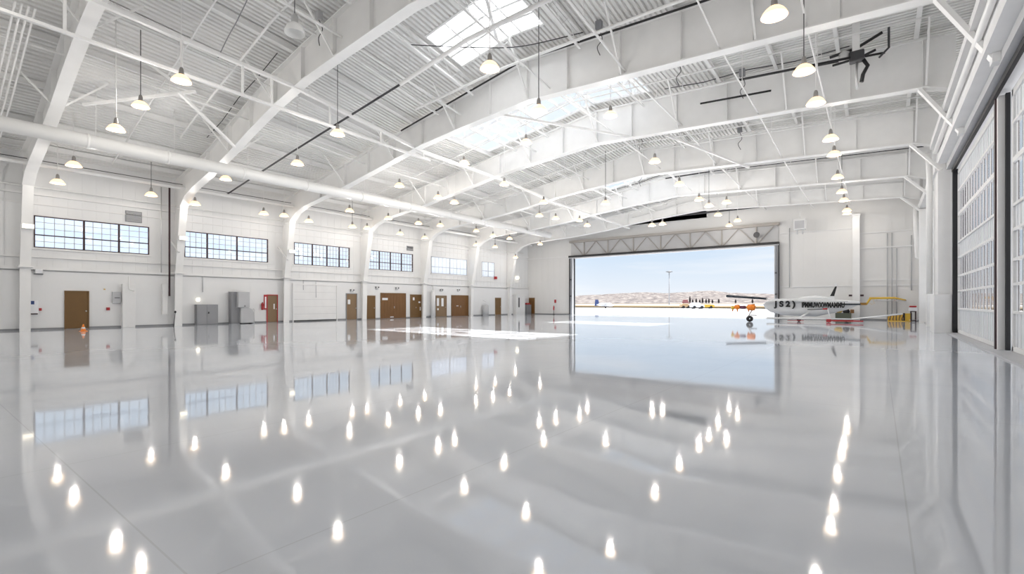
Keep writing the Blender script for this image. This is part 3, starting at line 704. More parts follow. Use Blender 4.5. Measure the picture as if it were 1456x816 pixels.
# sidelight and extinguisher at the red-framed door
def wbox(name, px0, py0, px1, py1, depth, m, label, cat, bevel=.01, X=None, group=None):
    X = XW if X is None else X
    pm = (px0+px1)/2; y0 = onL(px0, 0, X)[0]; y1 = onL(px1, 0, X)[0]; h1 = onL(pm, py0, X)[1]; h0 = onL(pm, py1, X)[1]
    o = empty(name, (X, (y0+y1)/2, max(0, h0)), label, cat, group)
    part(MB().box(X, X+depth, y0, y1, max(0, h0), h1), 'casing', m, o, bevel)
    return o, y0, y1, max(0, h0), h1
o, y0, y1, h0, h1 = wbox('sidelight_window', 375, 419, 379.3, 440, .05, RED, 'narrow red-framed sidelight beside the red-framed door', 'window', 0)
part(MB().box(XW+.05, XW+.06, y0+.06, y1-.06, h0+.1, h1-.15), 'pane', PAPER, o)
def extinguisher(X, Y, z, label, face):
    e = empty('fire_extinguisher', (X, Y, z), label, 'fire extinguisher', 'fire extinguishers')
    part(MB().lathe([(.02, 0), (.075, .01), (.08, .05), (.08, .42), (.05, .5), (.025, .53)], (X, Y, z), 14, True, True), 'cylinder', RED, e)
    part(MB().lathe([(.03, .53), (.03, .58)], (X, Y, z), 10, True, True), 'valve', BLACK, e)
    part(MB().tube([(X, Y, z+.56), (X+.09, Y+.05, z+.5), (X+.1, Y+.06, z+.25)], .012, 6), 'hose', BLACK, e)
    return e
Ye, _ = onL(372, 0, XW); extinguisher(XW+.12, Ye, .95, 'red fire extinguisher left of the red-framed door', 'x')
# far wall extinguisher with red sign and black stand
a, h0 = onE(788, 448, 50.7)
fe = extinguisher(a, 50.6, .55, 'red fire extinguisher on a black stand by the far doorway', 'y')
s = empty('fire_sign', (a, 50.9, 1.5), 'red and white fire point sign on the far wall', 'sign')
part(MB().box(a-.13, a+.13, 50.93, 50.97, 1.45, 1.85), 'board', RED, s); part(MB().box(a-.1, a+.1, 50.92, 50.93, 1.88, 2.05), 'header_strip', PAPER, s)
st = empty('extinguisher_stand', (a, 50.6, 0), 'thin black stand under the far fire extinguisher', 'stand')
part(MB().lathe([(.16, 0), (.16, .03), (.03, .05)], (a, 50.6, 0), 14, True), 'base', BLACK, st); part(MB().tube([(a, 50.6, .04), (a, 50.6, .55)], .03), 'pole', BLACK, st)
# nearest wall things
o, y0, y1, h0, h1 = wbox('alarm_cabinet', 42, 427, 54, 447, .16, PAPER, 'white wall cabinet with blue screen beside the nearest column', 'cabinet')
part(MB().box(XW+.16, XW+.17, y0+.02, y0+(y1-y0)*.5, h1-.22, h1-.03), 'screen', BLUE, o); part(MB().box(XW+.16, XW+.18, y0+.02, y1-.03, h0, h0+.06), 'bottom_strip', DRED, o)
part(MB().box(XW+.02, XW+.14, y1+.03, y1+.13, h0+.2, h0+.34), 'red_button', RED, o)
o, y0, y1, h0, h1 = wbox('emergency_light', 49, 382.5, 60, 389, .2, PAPER, 'white emergency light with dark rim under the nearest window', 'light', .03)
part(MB().box(XW, XW+.1, y0-.03, y1+.03, h0-.04, h0), 'rim', DGREY, o)
o, y0, y1, h0, h1 = wbox('vent_grille', 178, 300.5, 201.5, 316, .06, GREY, 'grey louvred vent grille beside the nearest window', 'vent', 0, XL)
for k in range(7): part(MB().box(XL+.06, XL+.09, y0+.04, y1-.04, h0+.06+k*.085, h0+.09+k*.085), 'louvre', GREYW, o)
o, y0, y1, h0, h1 = wbox('vent_grille', 578, 350, 587, 356.5, .06, GREY, 'small grey vent grille above the fourth window', 'vent', 0, XL)
o, y0, y1, h0, h1 = wbox('electrical_box', 159, 415, 171, 431, .14, GREYW, 'grey electrical box right of the nearest brown door', 'electrical box')
part(MB().box(XW+.14, XW+.16, y0+.1, y1-.05, h0+.3, h0+.34), 'latch', DGREY, o)
wbox('fire_pull_station', 151, 437, 156, 441, .07, RED, 'red pull station below the grey electrical box', 'alarm')
wbox('wall_sensor', 147.5, 410.5, 149.5, 412, .05, YEL, 'tiny amber sensor above the red pull station', 'sensor', 0)
o, y0, y1, h0, h1 = wbox('boxed_chase', 172, 404, 190, 466, .35, WHITE, 'white boxed pipe chase standing against the wall near the grey electrical box', 'chase')
part(MB().tube([(XW+.4, y0+.3, 3.1), (XW+.4, y0+.3, 2.3), (XW+.4, y0+.55, 2.2)], .03), 'pipe', STEELW, o)
o, y0, y1, h0, h1 = wbox('boxed_chase', 229, 404, 236, 447, .3, WHITE, 'slim white boxed chase left of the dark vertical pipe', 'chase')
Yc = onL(239, 0, -36.0)[0]
run('dark_pipe', [(-35.75, Yc-.0, 8.8), (-35.75, Yc, 1.9)], .055, DRED, 'dark vertical pipe down the second wall column', 'pipe')
run('wall_conduit', [(-36.05, Yc-.35, 8.8), (-36.05, Yc-.35, 3.4)], .03, SILV, 'grey conduit left of the dark vertical pipe', 'conduit')
# low grey cabinet
X = XW; y0 = onL(276.5, 0, XW)[0]; y1 = onL(310, 0, XW+.4)[0]; hh = 1.36
cb = empty('storage_cabinet', (X+.2, (y0+y1)/2, 0), 'low grey two-door metal cabinet under the second window', 'cabinet')
part(MB().box(X+.01, X+.4, y0, y1, 0, hh), 'body', GREY, cb)
ym = y0+(y1-y0)*.46
mg = mat('cabinet_door_grey', (.30, .305, .32, 1), .45)
for a, b in ((y0+.02, ym-.01), (ym+.01, y1-.02)):
    d = part(MB().box(X+.4, X+.42, a, b, .05, hh-.03), 'door', mg, cb)
part(MB().box(X+.42, X+.45, ym+.08, ym+.14, .75, .86), 'handle', BLACK, d)
o, *_ = wbox('wall_light', 279.5, 424, 283.5, 428, .1, WARM, 'small lit wall light above the low grey cabinet', 'light')
# tall grey ventilation machine
y0 = onL(329, 0, XW+.5)[0]; y1 = onL(353, 0, XW+.5)[0]; y2 = onL(360, 0, XW+.5)[0]
vm = empty('dust_collector', (XW+.3, (y0+y1)/2, 0), 'tall pale grey machine with upper hood and rounded side, left of the red-framed door', 'machine')
part(MB().box(XW+.05, XW+.5, y0, y0+.55, 0, 2.25), 'tower', GREY, vm, .01)
part(MB().box(XW+.05, XW+.75, y0+.35, y1, 1.15, 2.25), 'hood', GREYW, vm, .02)
part(MB().prism([(y0+.55, .05), (y2, .05), (y2, .7), (y2-.12, 1.0), (y2-.4, 1.12), (y0+.55, 1.12)], 'x', XW+.05, XW+.7), 'lower_body', GREYW, vm, .02)
part(MB().box(XW+.75, XW+.78, y0+.75, y1-.3, 1.22, 1.28), 'slot', DGREY, vm)
for yy in (y0+.6, y2-.15): part(MB().box(XW+.15, XW+.55, yy, yy+.08, 0, .06), 'foot', DGREY, vm)
Yp, _ = onL(361.5, 0, -35.3); run('floor_standpipe', [(-35.3, Yp, 0), (-35.3, Yp, 1.0), (-35.5, Yp, 1.05)], .025, SILV, 'thin grey standpipe beside the tall grey machine', 'pipe')
Yp, _ = onL(246, 0, -35.8); o = empty('floor_stand', (-35.7, Yp, 0), 'thin dark stand on the floor by the second column', 'stand')
part(MB().tube([(-35.7, Yp, 0), (-35.65, Yp+.08, .85)], .02), 'pole', DGREY, o); part(MB().lathe([(.01, .82), (.06, .86), (.05, .94), (.01, .97)], (-35.65, Yp+.08, 0), 10), 'knob', BLACK, o)
# floodlights on columns, small lights, alarms
for px, py, lab in ((37, 323, 'warm floodlight on the nearest column'), (231, 345, 'pale floodlight box on the second column'), (411, 358, 'bright floodlight on the third column')):
    Yp = FY[0 if px < 100 else 1 if px < 300 else 2]
    a, b = rxy(px); X_ = -35.3; z = Yp/b; h_ = EYE+(HY-py)*z/F
    o = empty('flood_light', (X_, Yp, h_), lab, 'light', 'floodlights on the wall columns')
    part(MB().box(X_, X_+.25, Yp-.24, Yp+.24, h_-.13, h_+.13), 'casing', STEELW, o, .02); part(MB().box(X_+.25, X_+.27, Yp-.2, Yp+.2, h_-.1, h_+.1), 'lens', WARM, o)
for i, (px, py) in enumerate(((500, 413.5), (535.5, 409.5), (564, 410.5), (627, 413), (651, 413))):
    Yp, hp = onL(px, py, XW)
    o = empty('twin_head_light', (XW+.05, Yp, hp), ['twin-head emergency light over the greyish tan door', 'twin-head emergency light left above the widest brown doors', 'twin-head emergency light right above the widest brown doors', 'twin-head emergency light over the tan door with glass lights', 'twin-head emergency light over the smaller double door'][i], 'light', 'twin-head emergency lights')
    part(MB().box(XW, XW+.09, Yp-.14, Yp+.14, hp-.12, hp), 'battery_box', GREYW, o, .01)
    for s_ in (-1, 1): part(MB().lathe([(.03, -.05), (.07, .03), (.07, .06)], (XW+.1, Yp+s_*.15, hp+.06), 10, True, True), 'lamp_head', DGREY, o)
for px, py, m, lab, cat, nm in ((706, 395, RED, 'red alarm horn high near the far small door', 'alarm', 'alarm_horn'), (737, 395, WARM, 'small lit light high near the far corner', 'light', 'wall_light'), (724.5, 386, WARM, 'bright wall light on the farthest column', 'light', 'wall_light')):
    Yp, hp = onL(px, py, XL+.3); o = empty(nm, (XL+.2, Yp, hp), lab, cat)
    part(MB().box(XL+.02, XL+.3, Yp-.16, Yp+.16, hp-.16, hp+.16), 'casing', m, o, .03); part(MB().box(XL, XL+.1, Yp-.08, Yp+.08, hp+.16, hp+.25), 'bracket', STEELW, o)
# white sectional door between the second and third columns beyond the red-framed door
y0 = onL(417, 0, XW)[0]; y1 = onL(478, 0, XW)[0]
r = bpy.data.objects.new('door_11', None); COL.objects.link(r); r.location = (XW, y0, 0); struct(r, 'wide white sectional door below the third window')
part(MB().box(XW, XW+.03, y0, y1, .02, 2.9), 'door_leaf', WHITE, r)
part(MB().box(XW, XW+.08, y0-.08, y0, 0, 3.0).box(XW, XW+.08, y1, y1+.08, 0, 3.0).box(XW, XW+.08, y0, y1, 2.9, 3.0), 'door_frame', WHITE, r)
g = MB()
for k in range(1, 5): g.box(XW+.03, XW+.035, y0, y1, .58*k, .58*k+.015)
part(g, 'panel_joint', GREYW, r)
for i, px in enumerate((449, 288, 431)):
    Yp = onL(px, 0, XW)[0]; run('wall_conduit', [(XW+.04, Yp, 1.9+.3*i), (XW+.04, Yp, 3.3)], .025, GREYW, ['grey conduit dropping over the white sectional door', 'grey conduit dropping above the low grey cabinet', 'short conduit at the near side of the white sectional door'][i], 'conduit', None, 6)
# boxed white closets by the far doors
for i, (pa, pb, pt, lab, m) in enumerate(((613, 619.5, 412, 'white cylinder tank housing left of the tan door with glass lights', WHITE), (686, 694, 433, 'pale rounded tank cabinet left of the far small door', GREYW))):
    y0 = onL(pa, 0, XW+.4)[0]; y1 = onL(pb, 0, XW+.4)[0]; hh = onL((pa+pb)/2, pt, XW+.4)[1]; rr = (y1-y0)/2
    o = empty('storage_tank', (XW+.4, (y0+y1)/2, 0), lab, 'tank')
    part(MB().lathe([(.02, 0), (rr*.7, 0), (rr*.7, hh*.93), (rr*.4, hh*.99), (.03, hh)], (XW+.1+rr*.75, (y0+y1)/2, 0), 18), 'tank_body', m, o)
    part(MB().tube([(XW+.1+rr*.75, (y0+y1)/2, hh), (XW+.1+rr*.75, (y0+y1)/2, hh+.35), (XW+.05, (y0+y1)/2, hh+.45)], .03), 'pipe', STEELW, o)
y0 = onL(730, 0, XW+.1)[0]; y1 = onL(742, 0, XW+.1)[0]
o = empty('office_window_unit', (XW, (y0+y1)/2, 0), 'white office window booth with dark glass near the far corner', 'booth')
part(MB().box(XW, XW+.6, y0, y1, 0, 2.4), 'booth_wall', WHITE, o); part(MB().box(XW+.6, XW+.63, y0+.6, y1-1.4, .9, 2.1), 'dark_glass', DGREY, o); part(MB().box(XW, XW+.75, y0-.1, y1+.1, 2.4, 2.5), 'canopy', STEELW, o)
o, y0, y1, h0, h1 = wbox('supply_shelf', 744, 433, 750, 447, .6, GREY, 'grey shelf with red boxes in the far corner', 'shelf', 0)
part(MB().box(XW+.1, XW+.5, y0+.1, y1-.1, h1, h1+.22), 'red_box', RED, o)
# traffic cone
cx, cy = gnd(118.5, 471)
o = empty('traffic_cone', (cx, cy, 0), 'small orange traffic cone before the nearest brown door', 'cone')
part(MB().box(cx-.15, cx+.15, cy-.15, cy+.15, 0, .03), 'base', ORANGE, o, .01); part(MB().lathe([(.11, .03), (.025, .36), (.01, .37)], (cx, cy, 0), 14), 'cone_body', ORANGE, o)
part(MB().lathe([(.085, .14), (.064, .22)], (cx, cy, 0), 14), 'reflective_band', PAPER, o)
# ------------------------------------------------------------------ aircraft
YA = 45.0
ac = empty('light_aircraft', (-4.0, YA, 0), 'white light aircraft with black lettering and red-trimmed low wing parked at the far doorway', 'aircraft')
def ring(x, cy_, cz, ry, rz, n=18, e=.85):
    out = []
    for k in range(n):
        th = 2*math.pi*k/n; c_, s_ = math.cos(th), math.sin(th)
        out.append((x, cy_+ry*math.copysign(abs(c_)**e, c_), cz+rz*math.copysign(abs(s_)**e, s_)))
    return out
fus = MB().loft([ring(-7.75, YA, 1.3, .04, .04), ring(-7.6, YA, 1.27, .25, .28), ring(-7.2, YA, 1.2, .42, .5), ring(-6.4, YA, 1.13, .52, .66), ring(-5.2, YA, 1.12, .55, .72), ring(-4.0, YA, 1.12, .52, .74), ring(-2.9, YA, 1.2, .42, .55), ring(-2.0, YA, 1.3, .28, .38), ring(-1.4, YA, 1.42, .12, .2), ring(-1.15, YA, 1.45, .04, .1)])
part(fus, 'fuselage', AIRW, ac)
# canopy hump
part(MB().loft([ring(-5.4, YA, 1.75, .05, .03), ring(-4.9, YA, 1.82, .3, .16), ring(-4.0, YA, 1.86, .36, .24), ring(-3.2, YA, 1.78, .26, .16), ring(-2.6, YA, 1.66, .05, .03)]), 'canopy', AIRW, ac)
def wingseg(xa, xb, ya, za, ca, yb, zb, cb_, th):
    def sec(x, y, z, c, t): return [(x, y-c/2, z), (x, y-c*.3, z+t), (x, y+c*.1, z+t*.9), (x, y+c/2, z), (x, y+c*.1, z-t*.4), (x, y-c*.3, z-t*.5)]
    return MB().loft([sec(xa, ya, za, ca, th), sec(xb, yb, zb, cb_, th*.8)])
part(wingseg(-10.4, -7.3, YA-1.0, 2.02, .7, YA-1.0, 1.78, 1.1, .14), 'upper_wing_tip', NAVY, ac, label='dark outer panel of the upper wing')
part(wingseg(-7.3, -1.9, YA-1.0, 1.78, 1.1, YA-1.0, 1.56, .8, .06), 'upper_wing', AIRW, ac)
part(wingseg(-7.2, -1.6, YA-1.4, .22, 1.2, YA-1.4, .24, 1.4, .1), 'lower_wing', AIRW, ac)
part(wingseg(-1.6, 1.3, YA-1.4, .24, 1.4, YA-1.4, .68, .7, .09), 'lower_wing_tip', AIRW, ac)
part(MB().box(-5.7, -4.6, YA-2.1, YA-2.04, .08, .12), 'red_trim', RED, ac); part(MB().box(-2.9, -.9, YA-2.15, YA-2.08, .1, .19), 'red_trim', RED, ac)
part(MB().box(-3.15, -2.85, YA-2.15, YA-2.0, .02, .25), 'red_fairing', RED, ac, .03)
part(MB().tube([(-4.4, YA-1.6, .95), (-3.3, YA-1.7, 1.0), (-3.1, YA-1.7, .98)], .035), 'wing_strut', DGREY, ac); part(MB().tube([(-3.4, YA-1.7, 1.0), (-3.1, YA-1.7, 1.02)], .06), 'strut_end', RED, ac)
part(MB().tube([(-5.0, YA-1.5, .25), (-4.4, YA-1.0, .7)], .09), 'gear_leg', AIRW, ac)
part(MB().tube([(-2.9, YA-1.7, .3), (-3.1, YA-1.7, .98)], .03), 'gear_leg', AIRW, ac)
# tail fin
fa, fb = onE(1184, 404, YA); fc, fd = onE(1189, 404, YA)
part(MB().prism([(-3.05, 2.0), (-2.78, 2.0), (-2.6, 2.75), (-2.72, 2.75)], 'y', YA-.04, YA+.04), 'tail_fin', BLACK, ac)
part(MB().prism([(-2.72, 2.75), (-2.6, 2.75), (-2.58, 2.95), (-2.78, 3.0)], 'y', YA-.04, YA+.04), 'fin_tip', AIRW, ac)
part(MB().prism([(-3.3, 1.6), (-2.7, 1.6), (-2.78, 2.0), (-3.05, 2.0)], 'y', YA-.03, YA+.03), 'fin_root', AIRW, ac)
part(MB().box(-2.3, -1.1, YA-.5, YA-.3, 1.3, 1.42), 'rear_stripe', NAVY, ac)
# wheels
for x, y in ((-5.0, YA-1.4), (-3.0, YA-1.9), (-2.0, YA)):
    w = MB().lathe([(.02, -.05), (.11, -.05), (.14, -.03), (.14, .03), (.11, .05), (.02, .05)], (0, 0, 0), 16)
    w.v = [(x+a, y+c, .14+b) for a, b, c in w.v]; part(w, 'wheel', BLACK, ac)
# lettering on the fuselage side
def lettering(txt, x, z, size, parent, y, m=BLACK, sx=1, squash=1, label=None, bold=.01):
    cu = bpy.data.curves.new('lettering', 'FONT'); cu.body = txt; cu.size = size; cu.extrude = .008; cu.offset = bold
    t_ = bpy.data.objects.new('lettering', cu); COL.objects.link(t_); bpy.context.view_layer.update()
    me = bpy.data.meshes.new_from_object(t_.evaluated_get(bpy.context.evaluated_depsgraph_get())); bpy.data.objects.remove(t_)
    me.materials.clear(); me.materials.append(m)
    o = bpy.data.objects.new('lettering', me); COL.objects.link(o); o.parent = parent; o['kind'] = 'stuff' if False else 'thing'
    o.rotation_euler = (math.pi/2, 0, 0); o.scale = (sx, squash, 1)
    o.location = Vector((x, y, z))-parent.location
    return o
lettering('J S 2 )', -6.8, 1.17, .62, ac, YA-.6, sx=1.0, bold=.035)
lettering('lPMMUWXWMAMMU', -4.9, 1.12, .55, ac, YA-.62, sx=.54, bold=.028)
# ------------------------------------------------------------------ orange tug beside doorway
tx, ty = gnd(1067, 457.5)
tg = empty('tow_tug', (tx, ty, 0), 'orange motor unit on a single black wheel before the open doorway', 'tug')
def rx_(cx_, ln, cz, r0, r1, m, nm):
    secs = [ring(cx_-ln/2, ty, cz, r0*.3, r0*.3), ring(cx_-ln/2+.08, ty, cz, r0, r0), ring(cx_+ln/2-.08, ty, cz, r1, r1), ring(cx_+ln/2, ty, cz, r1*.4, r1*.4)]
    part(MB().loft(secs), nm, m, tg)
rx_(tx+.05, .62, 1.12, .22, .25, ORANGE, 'engine_cowl'); rx_(tx-.55, .5, 1.12, .12, .14, mat('dark_violet', (.12, .03, .06, 1)), 'coupling')
rx_(tx-.95, .45, 1.15, .16, .18, ORANGE, 'front_housing'); rx_(tx-1.25, .3, 1.08, .16, .12, YEL, 'nose')
for xx in (tx-1.3, tx-.95, tx-.15): part(MB().tube([(xx, ty, 1.0), (xx+.03, ty, .78)], [.07, .03]), 'foot', ORANGE, tg)
part(MB().tube([(tx+.12, ty, .9), (tx, ty, .7), (tx-.1, ty, .5), (tx-.2, ty, .3)], .05), 'strut', SILV, tg)
w = MB().lathe([(.05, -.1), (.18, -.1), (.24, -.06), (.24, .06), (.18, .1), (.05, .1)], (0, 0, 0), 20); w.v = [(tx-.05+a, ty+c, .24+b) for a, b, c in w.v]
part(w, 'wheel', BLACK, tg); part(MB().tube([(tx, ty, .52), (tx+.45, ty, .52)], .035), 'handle', DGREY, tg)
# clutter behind the aircraft tail
cx, _ = onE(1200, 0, 49.5)
pl = empty('supply_pallet', (cx, 49.6, 0), 'wooden pallet by the post behind the aircraft tail', 'pallet')
part(MB().box(cx-.75, cx+.62, 49.2, 50.1, .1, .14).box(cx-.75, cx+.62, 49.2, 49.3, 0, .1).box(cx-.75, cx+.62, 50.0, 50.1, 0, .1), 'deck_board', WOOD, pl)
tag(MB().box(cx-.6, cx+.5, 49.3, 50.0, .14, .6).build('equipment_case', GREEN), 'olive grey case on the pallet behind the aircraft tail', 'case')
tag(MB().loft([ring(cx-.7, 49.6, .85, .1, .1), ring(cx-.5, 49.6, .85, .25, .24), ring(cx-.2, 49.6, .85, .25, .24), ring(cx-.1, 49.6, .84, .1, .1)]).build('tool_bag', YEL), 'yellow bag on top of the olive case', 'bag')
tag(MB().lathe([(.2, 0), (.26, .1), (.2, .3), (.08, .42), (.03, .44)], (cx+.16, 49.6, .6), 14, True).build('tool_bag', BLACK), 'black bag on top of the olive case', 'bag')
tag(MB().box(cx+.44, cx+.5+.2, 49.4, 49.8, .6, .9).build('cardboard_box', WOOD), 'brown box on top of the olive case', 'box')
# yellow boom on the far wall
X1, h1 = onE(1225, 432, 49.8); X2, h2 = onE(1236, 424, 49.8); X3, h3 = onE(1272, 423.5, 49.8); X4, h4 = onE(1288, 427.5, 49.8)
yb = empty('tow_bar', (X1, 49.8, h1), 'yellow tow bar held by brackets on the far wall', 'tow bar')
part(MB().tube([(X2, 49.8, h2), (X3, 49.8, h3), (X4, 49.8, h4+.05)], [.09, .08, .05]), 'bar', YEL, yb)
part(MB().tube([(X1, 49.8, h1), (X1+.35, 49.8, h1), (X1+.5, 49.8, h1+.3), (X2+.1, 49.8, h2)], .08), 'hook_arm', YEL, yb)
part(MB().box(X1-.1, X1+.35, 49.7, 49.9, h1-.1, h1+.1), 'hook_head', mat('ochre', sr(150, 110, 40)), yb)
part(MB().tube([(X2+.3, 49.8, h4), (X4, 49.8, h4)], .035), 'lower_rod', GREYW, yb)
part(MB().tube([(X2+.2, 49.8, h2), (X2+.35, 49.8, h2-.45), (X2+.15, 49.8, h2-.5), (X1+.5, 49.8, h1+.1)], .012, 6), 'cable', YEL, yb)
for xx in (X2+.5, X3, X4): part(MB().tube([(xx, 49.8, h4+.02), (xx, 50.98, h4+.02)], .04), 'bracket', mat('ochre', sr(150, 110, 40)), yb)
# striped barrier box and cart
xa, _ = gnd(1262, 457.5); xbb, yy_ = gnd(1290, 457.5); ya_ = 49.2
xa = onE(1262, 0, ya_)[0]; xm_ = onE(1286, 0, ya_)[0]; xz = onE(1296, 0, ya_)[0]; ht_ = onE(1270, 447, ya_)[1]
def stripe_mat():
    m = bpy.data.materials.new('yellow_black_stripes'); m.use_nodes = True; N = m.node_tree.nodes; L = m.node_tree.links
    w = N.new('ShaderNodeTexWave'); w.bands_direction = 'X'; w.inputs['Scale'].default_value = 1.6; w.inputs['Distortion'].default_value = 6; w.inputs['Detail'].default_value = 2
    tc = N.new('ShaderNodeTexCoord'); L.new(tc.outputs['Object'], w.inputs['Vector'])
    cr = N.new('ShaderNodeValToRGB'); cr.color_ramp.interpolation = 'CONSTANT'; cr.color_ramp.elements[0].color = (.03, .03, .04, 1); cr.color_ramp.elements[1].position = .22; cr.color_ramp.elements[1].color = sr(205, 160, 60)
    L.new(w.outputs[0], cr.inputs[0]); L.new(cr.outputs[0], N['Principled BSDF'].inputs['Base Color']); return m
bb = empty('striped_barrier', (xa, ya_, 0), 'low yellow and black striped barrier box at the far wall', 'barrier')
part(MB().box(xa, xm_, ya_-.3, ya_+.3, .05, ht_), 'box_body', stripe_mat(), bb, .02); part(MB().box(xm_, xz, ya_-.25, ya_+.25, .05, ht_+.1), 'end_post', YEL, bb, .02)
part(MB().box(xa, xz, ya_-.3, ya_+.3, 0, .05), 'base', YEL, bb)
part(MB().box(xm_-.08, xm_+.02, ya_-.32, ya_+.3, .05, ht_+.12), 'black_band', BLACK, bb); part(MB().box(xz-.08, xz+.02, ya_-.32, ya_+.3, .05, ht_+.12), 'black_band', BLACK, bb)
xc0 = xz+.25; xc1 = 2.0
ct = empty('steel_cart', (xc0, ya_, 0), 'dark steel frame cart in the far corner', 'cart')
f = MB()
for x in (xc0, xc1):
    for y in (ya_-.35, ya_+.35): f.box(x-.03, x+.03, y-.03, y+.03, .0, .82)
f.box(xc0, xc1, ya_-.38, ya_-.32, .76, .82).box(xc0, xc1, ya_+.32, ya_+.38, .76, .82).box(xc0, xc1, ya_-.38, ya_-.32, .08, .14)
part(f, 'frame', DRED, ct); part(MB().box(xc0, xc1, ya_-.35, ya_+.35, .8, .83), 'shelf_board', GREY, ct)
o = empty('cooler_box', ((xc0+xc1)/2, ya_, .83), 'white box with a red lid on the dark cart', 'box')
part(MB().box(xc0+.1, xc1-.15, ya_-.25, ya_+.25, .83, 1.12), 'body', PAPER, o, .02); part(MB().box(xc0+.05, xc1-.1, ya_-.3, ya_+.3, 1.12, 1.24), 'lid', RED, o, .03)
tag(MB().box(xc0+.15, xc0+.55, ya_-.2, ya_+.2, .145, .65).box(xc0+.1, xc1-.1, ya_-.3, ya_+.3, .1, .145).build('white_canister', PAPER), 'white container inside the dark cart', 'container')
# ------------------------------------------------------------------ outside
apm = mat('apron_concrete', (.36, .36, .375, 1), .8, noise=.12, scale=.05, stretch=(1, .3, 1))
struct(MB().box(-900, 900, -300, 128, -.3, -.02).build('ground', apm), 'pale concrete apron outside the doorway')
fld = mat('far_field_pale', (.27, .265, .27, 1), .9, noise=.08, scale=.01)
struct(MB().box(-1500, 1500, 128, 1400, -.35, -.04).build('ground_far', fld), 'pale far airfield')
gr = mat('dry_grass', (.17, .12, .055, 1), .9, noise=.25, scale=.1)
tag(MB().box(-500, 300, 128, 178, -.04, .35).build('dry_grass_strip', gr), 'strip of dry yellow grass across the airfield', 'grass', kind='stuff')
tag(MB().box(-900, 600, 480, 620, -.04, .3).build('dry_grass_strip', gr), 'distant thin strip of tan grass below the hills', 'grass', kind='stuff')
# hills
def hill_mat():
    m = bpy.data.materials.new('hill_scrub'); m.use_nodes = True; N = m.node_tree.nodes; L = m.node_tree.links
    tc = N.new('ShaderNodeTexCoord'); nz = N.new('ShaderNodeTexNoise'); nz.inputs['Scale'].default_value = .06; nz.inputs['Detail'].default_value = 8; nz.inputs['Roughness'].default_value = .7
    L.new(tc.outputs['Object'], nz.inputs['Vector']); cr = N.new('ShaderNodeValToRGB')
    e = cr.color_ramp.elements; e[0].position = .42; e[0].color = (.03, .024, .03, 1); e[1].position = .6; e[1].color = (.26, .24, .225, 1)
    k = cr.color_ramp.elements.new(.5); k.color = (.095, .078, .072, 1)
    L.new(nz.outputs[0], cr.inputs[0]); L.new(cr.outputs[0], N['Principled BSDF'].inputs['Base Color']); N['Principled BSDF'].inputs['Roughness'].default_value = 1; return m
RID = [(700, 424), (760, 423), (810, 421), (850, 419), (880, 417), (925, 415.5), (945, 417), (980, 415), (1000, 413.5), (1015, 413), (1035, 416), (1060, 417), (1100, 418), (1180, 417), (1300, 416), (1500, 418)]
mb = MB(); prev = None
for px in range(640, 1520, 8):
    yy = lerp(RID, px)+random.uniform(-.4, .4); a, b = rxy(px); top = (HY-yy)
    row = []
    for d, fr_ in ((1000, 0), (1200, .35), (1450, .7), (1750, 1), (2300, .3)):
        row.append((a*d, b*d, (EYE+top*d/F)*fr_-(.1 if fr_ == 0 else 0)))
    if prev:
        for i in range(4): mb.quad(prev[i], row[i], row[i+1], prev[i+1])
    prev = row
struct(mb.build('hills', hill_mat()), 'low speckled hills on the horizon')
# light mast
a, b = rxy(951.5); d = 330; mx_, my_ = a*d, b*d; hm = EYE+(HY-386.5)*d/F
lm = empty('light_mast', (mx_, my_, 0), 'tall grey light mast far out on the airfield', 'mast')
part(MB().tube([(mx_, my_, 0), (mx_, my_, hm)], [.42, .28], 10), 'pole', GREYW, lm); part(MB().lathe([(.3, -.6), (2.3, 0), (2.3, .3), (.3, .6)], (mx_, my_, hm), 12, True, True), 'lamp_crown', GREY, lm)
# small parked plane far left
def far_pt(px, d): a, b = rxy(px); return a*d, b*d
px_, py_ = far_pt(860, 125)
sp_ = empty('parked_plane', (px_, py_, 0), 'small distant white aeroplane with a blue tail on the apron', 'aeroplane')
sp_r = (CS, SN)     # sideways direction as seen from the doorway
def S(u, v, z): return (px_+u*.79-v*.61, py_+u*.61+v*.79, z)
def sring(u, cz, r, n=10): return [S(u, r*math.cos(2*math.pi*k/n), cz+r*math.sin(2*math.pi*k/n)) for k in range(n)]
part(MB().loft([sring(-2.2, .9, .12), sring(-1, .9, .45), sring(.6, .9, .55), sring(1.8, .8, .35), sring(2.4, .75, .08)]), 'fuselage', AIRW, sp_)
part(MB().quad(S(-2.7, -.05, .6), S(-1.4, -.05, .6), S(-1.7, -.05, 2.2), S(-2.5, -.05, 2.3)).quad(S(-2.7, .05, .6), S(-1.4, .05, .6), S(-1.7, .05, 2.2), S(-2.5, .05, 2.3)).quad(S(-2.7, -.05, .6), S(-2.7, .05, .6), S(-2.5, .05, 2.3), S(-2.5, -.05, 2.3)), 'tail_fin', mat('blue_paint', sr(60, 80, 130)), sp_)
part(MB().beam(S(.3, -3, 1.35), S(.3, 3, 1.35), 1.0, .12), 'wing', AIRW, sp_)
part(MB().tube([S(.2, 0, .5), S(.2, 0, .02)], .2, 8), 'wheel', BLACK, sp_)
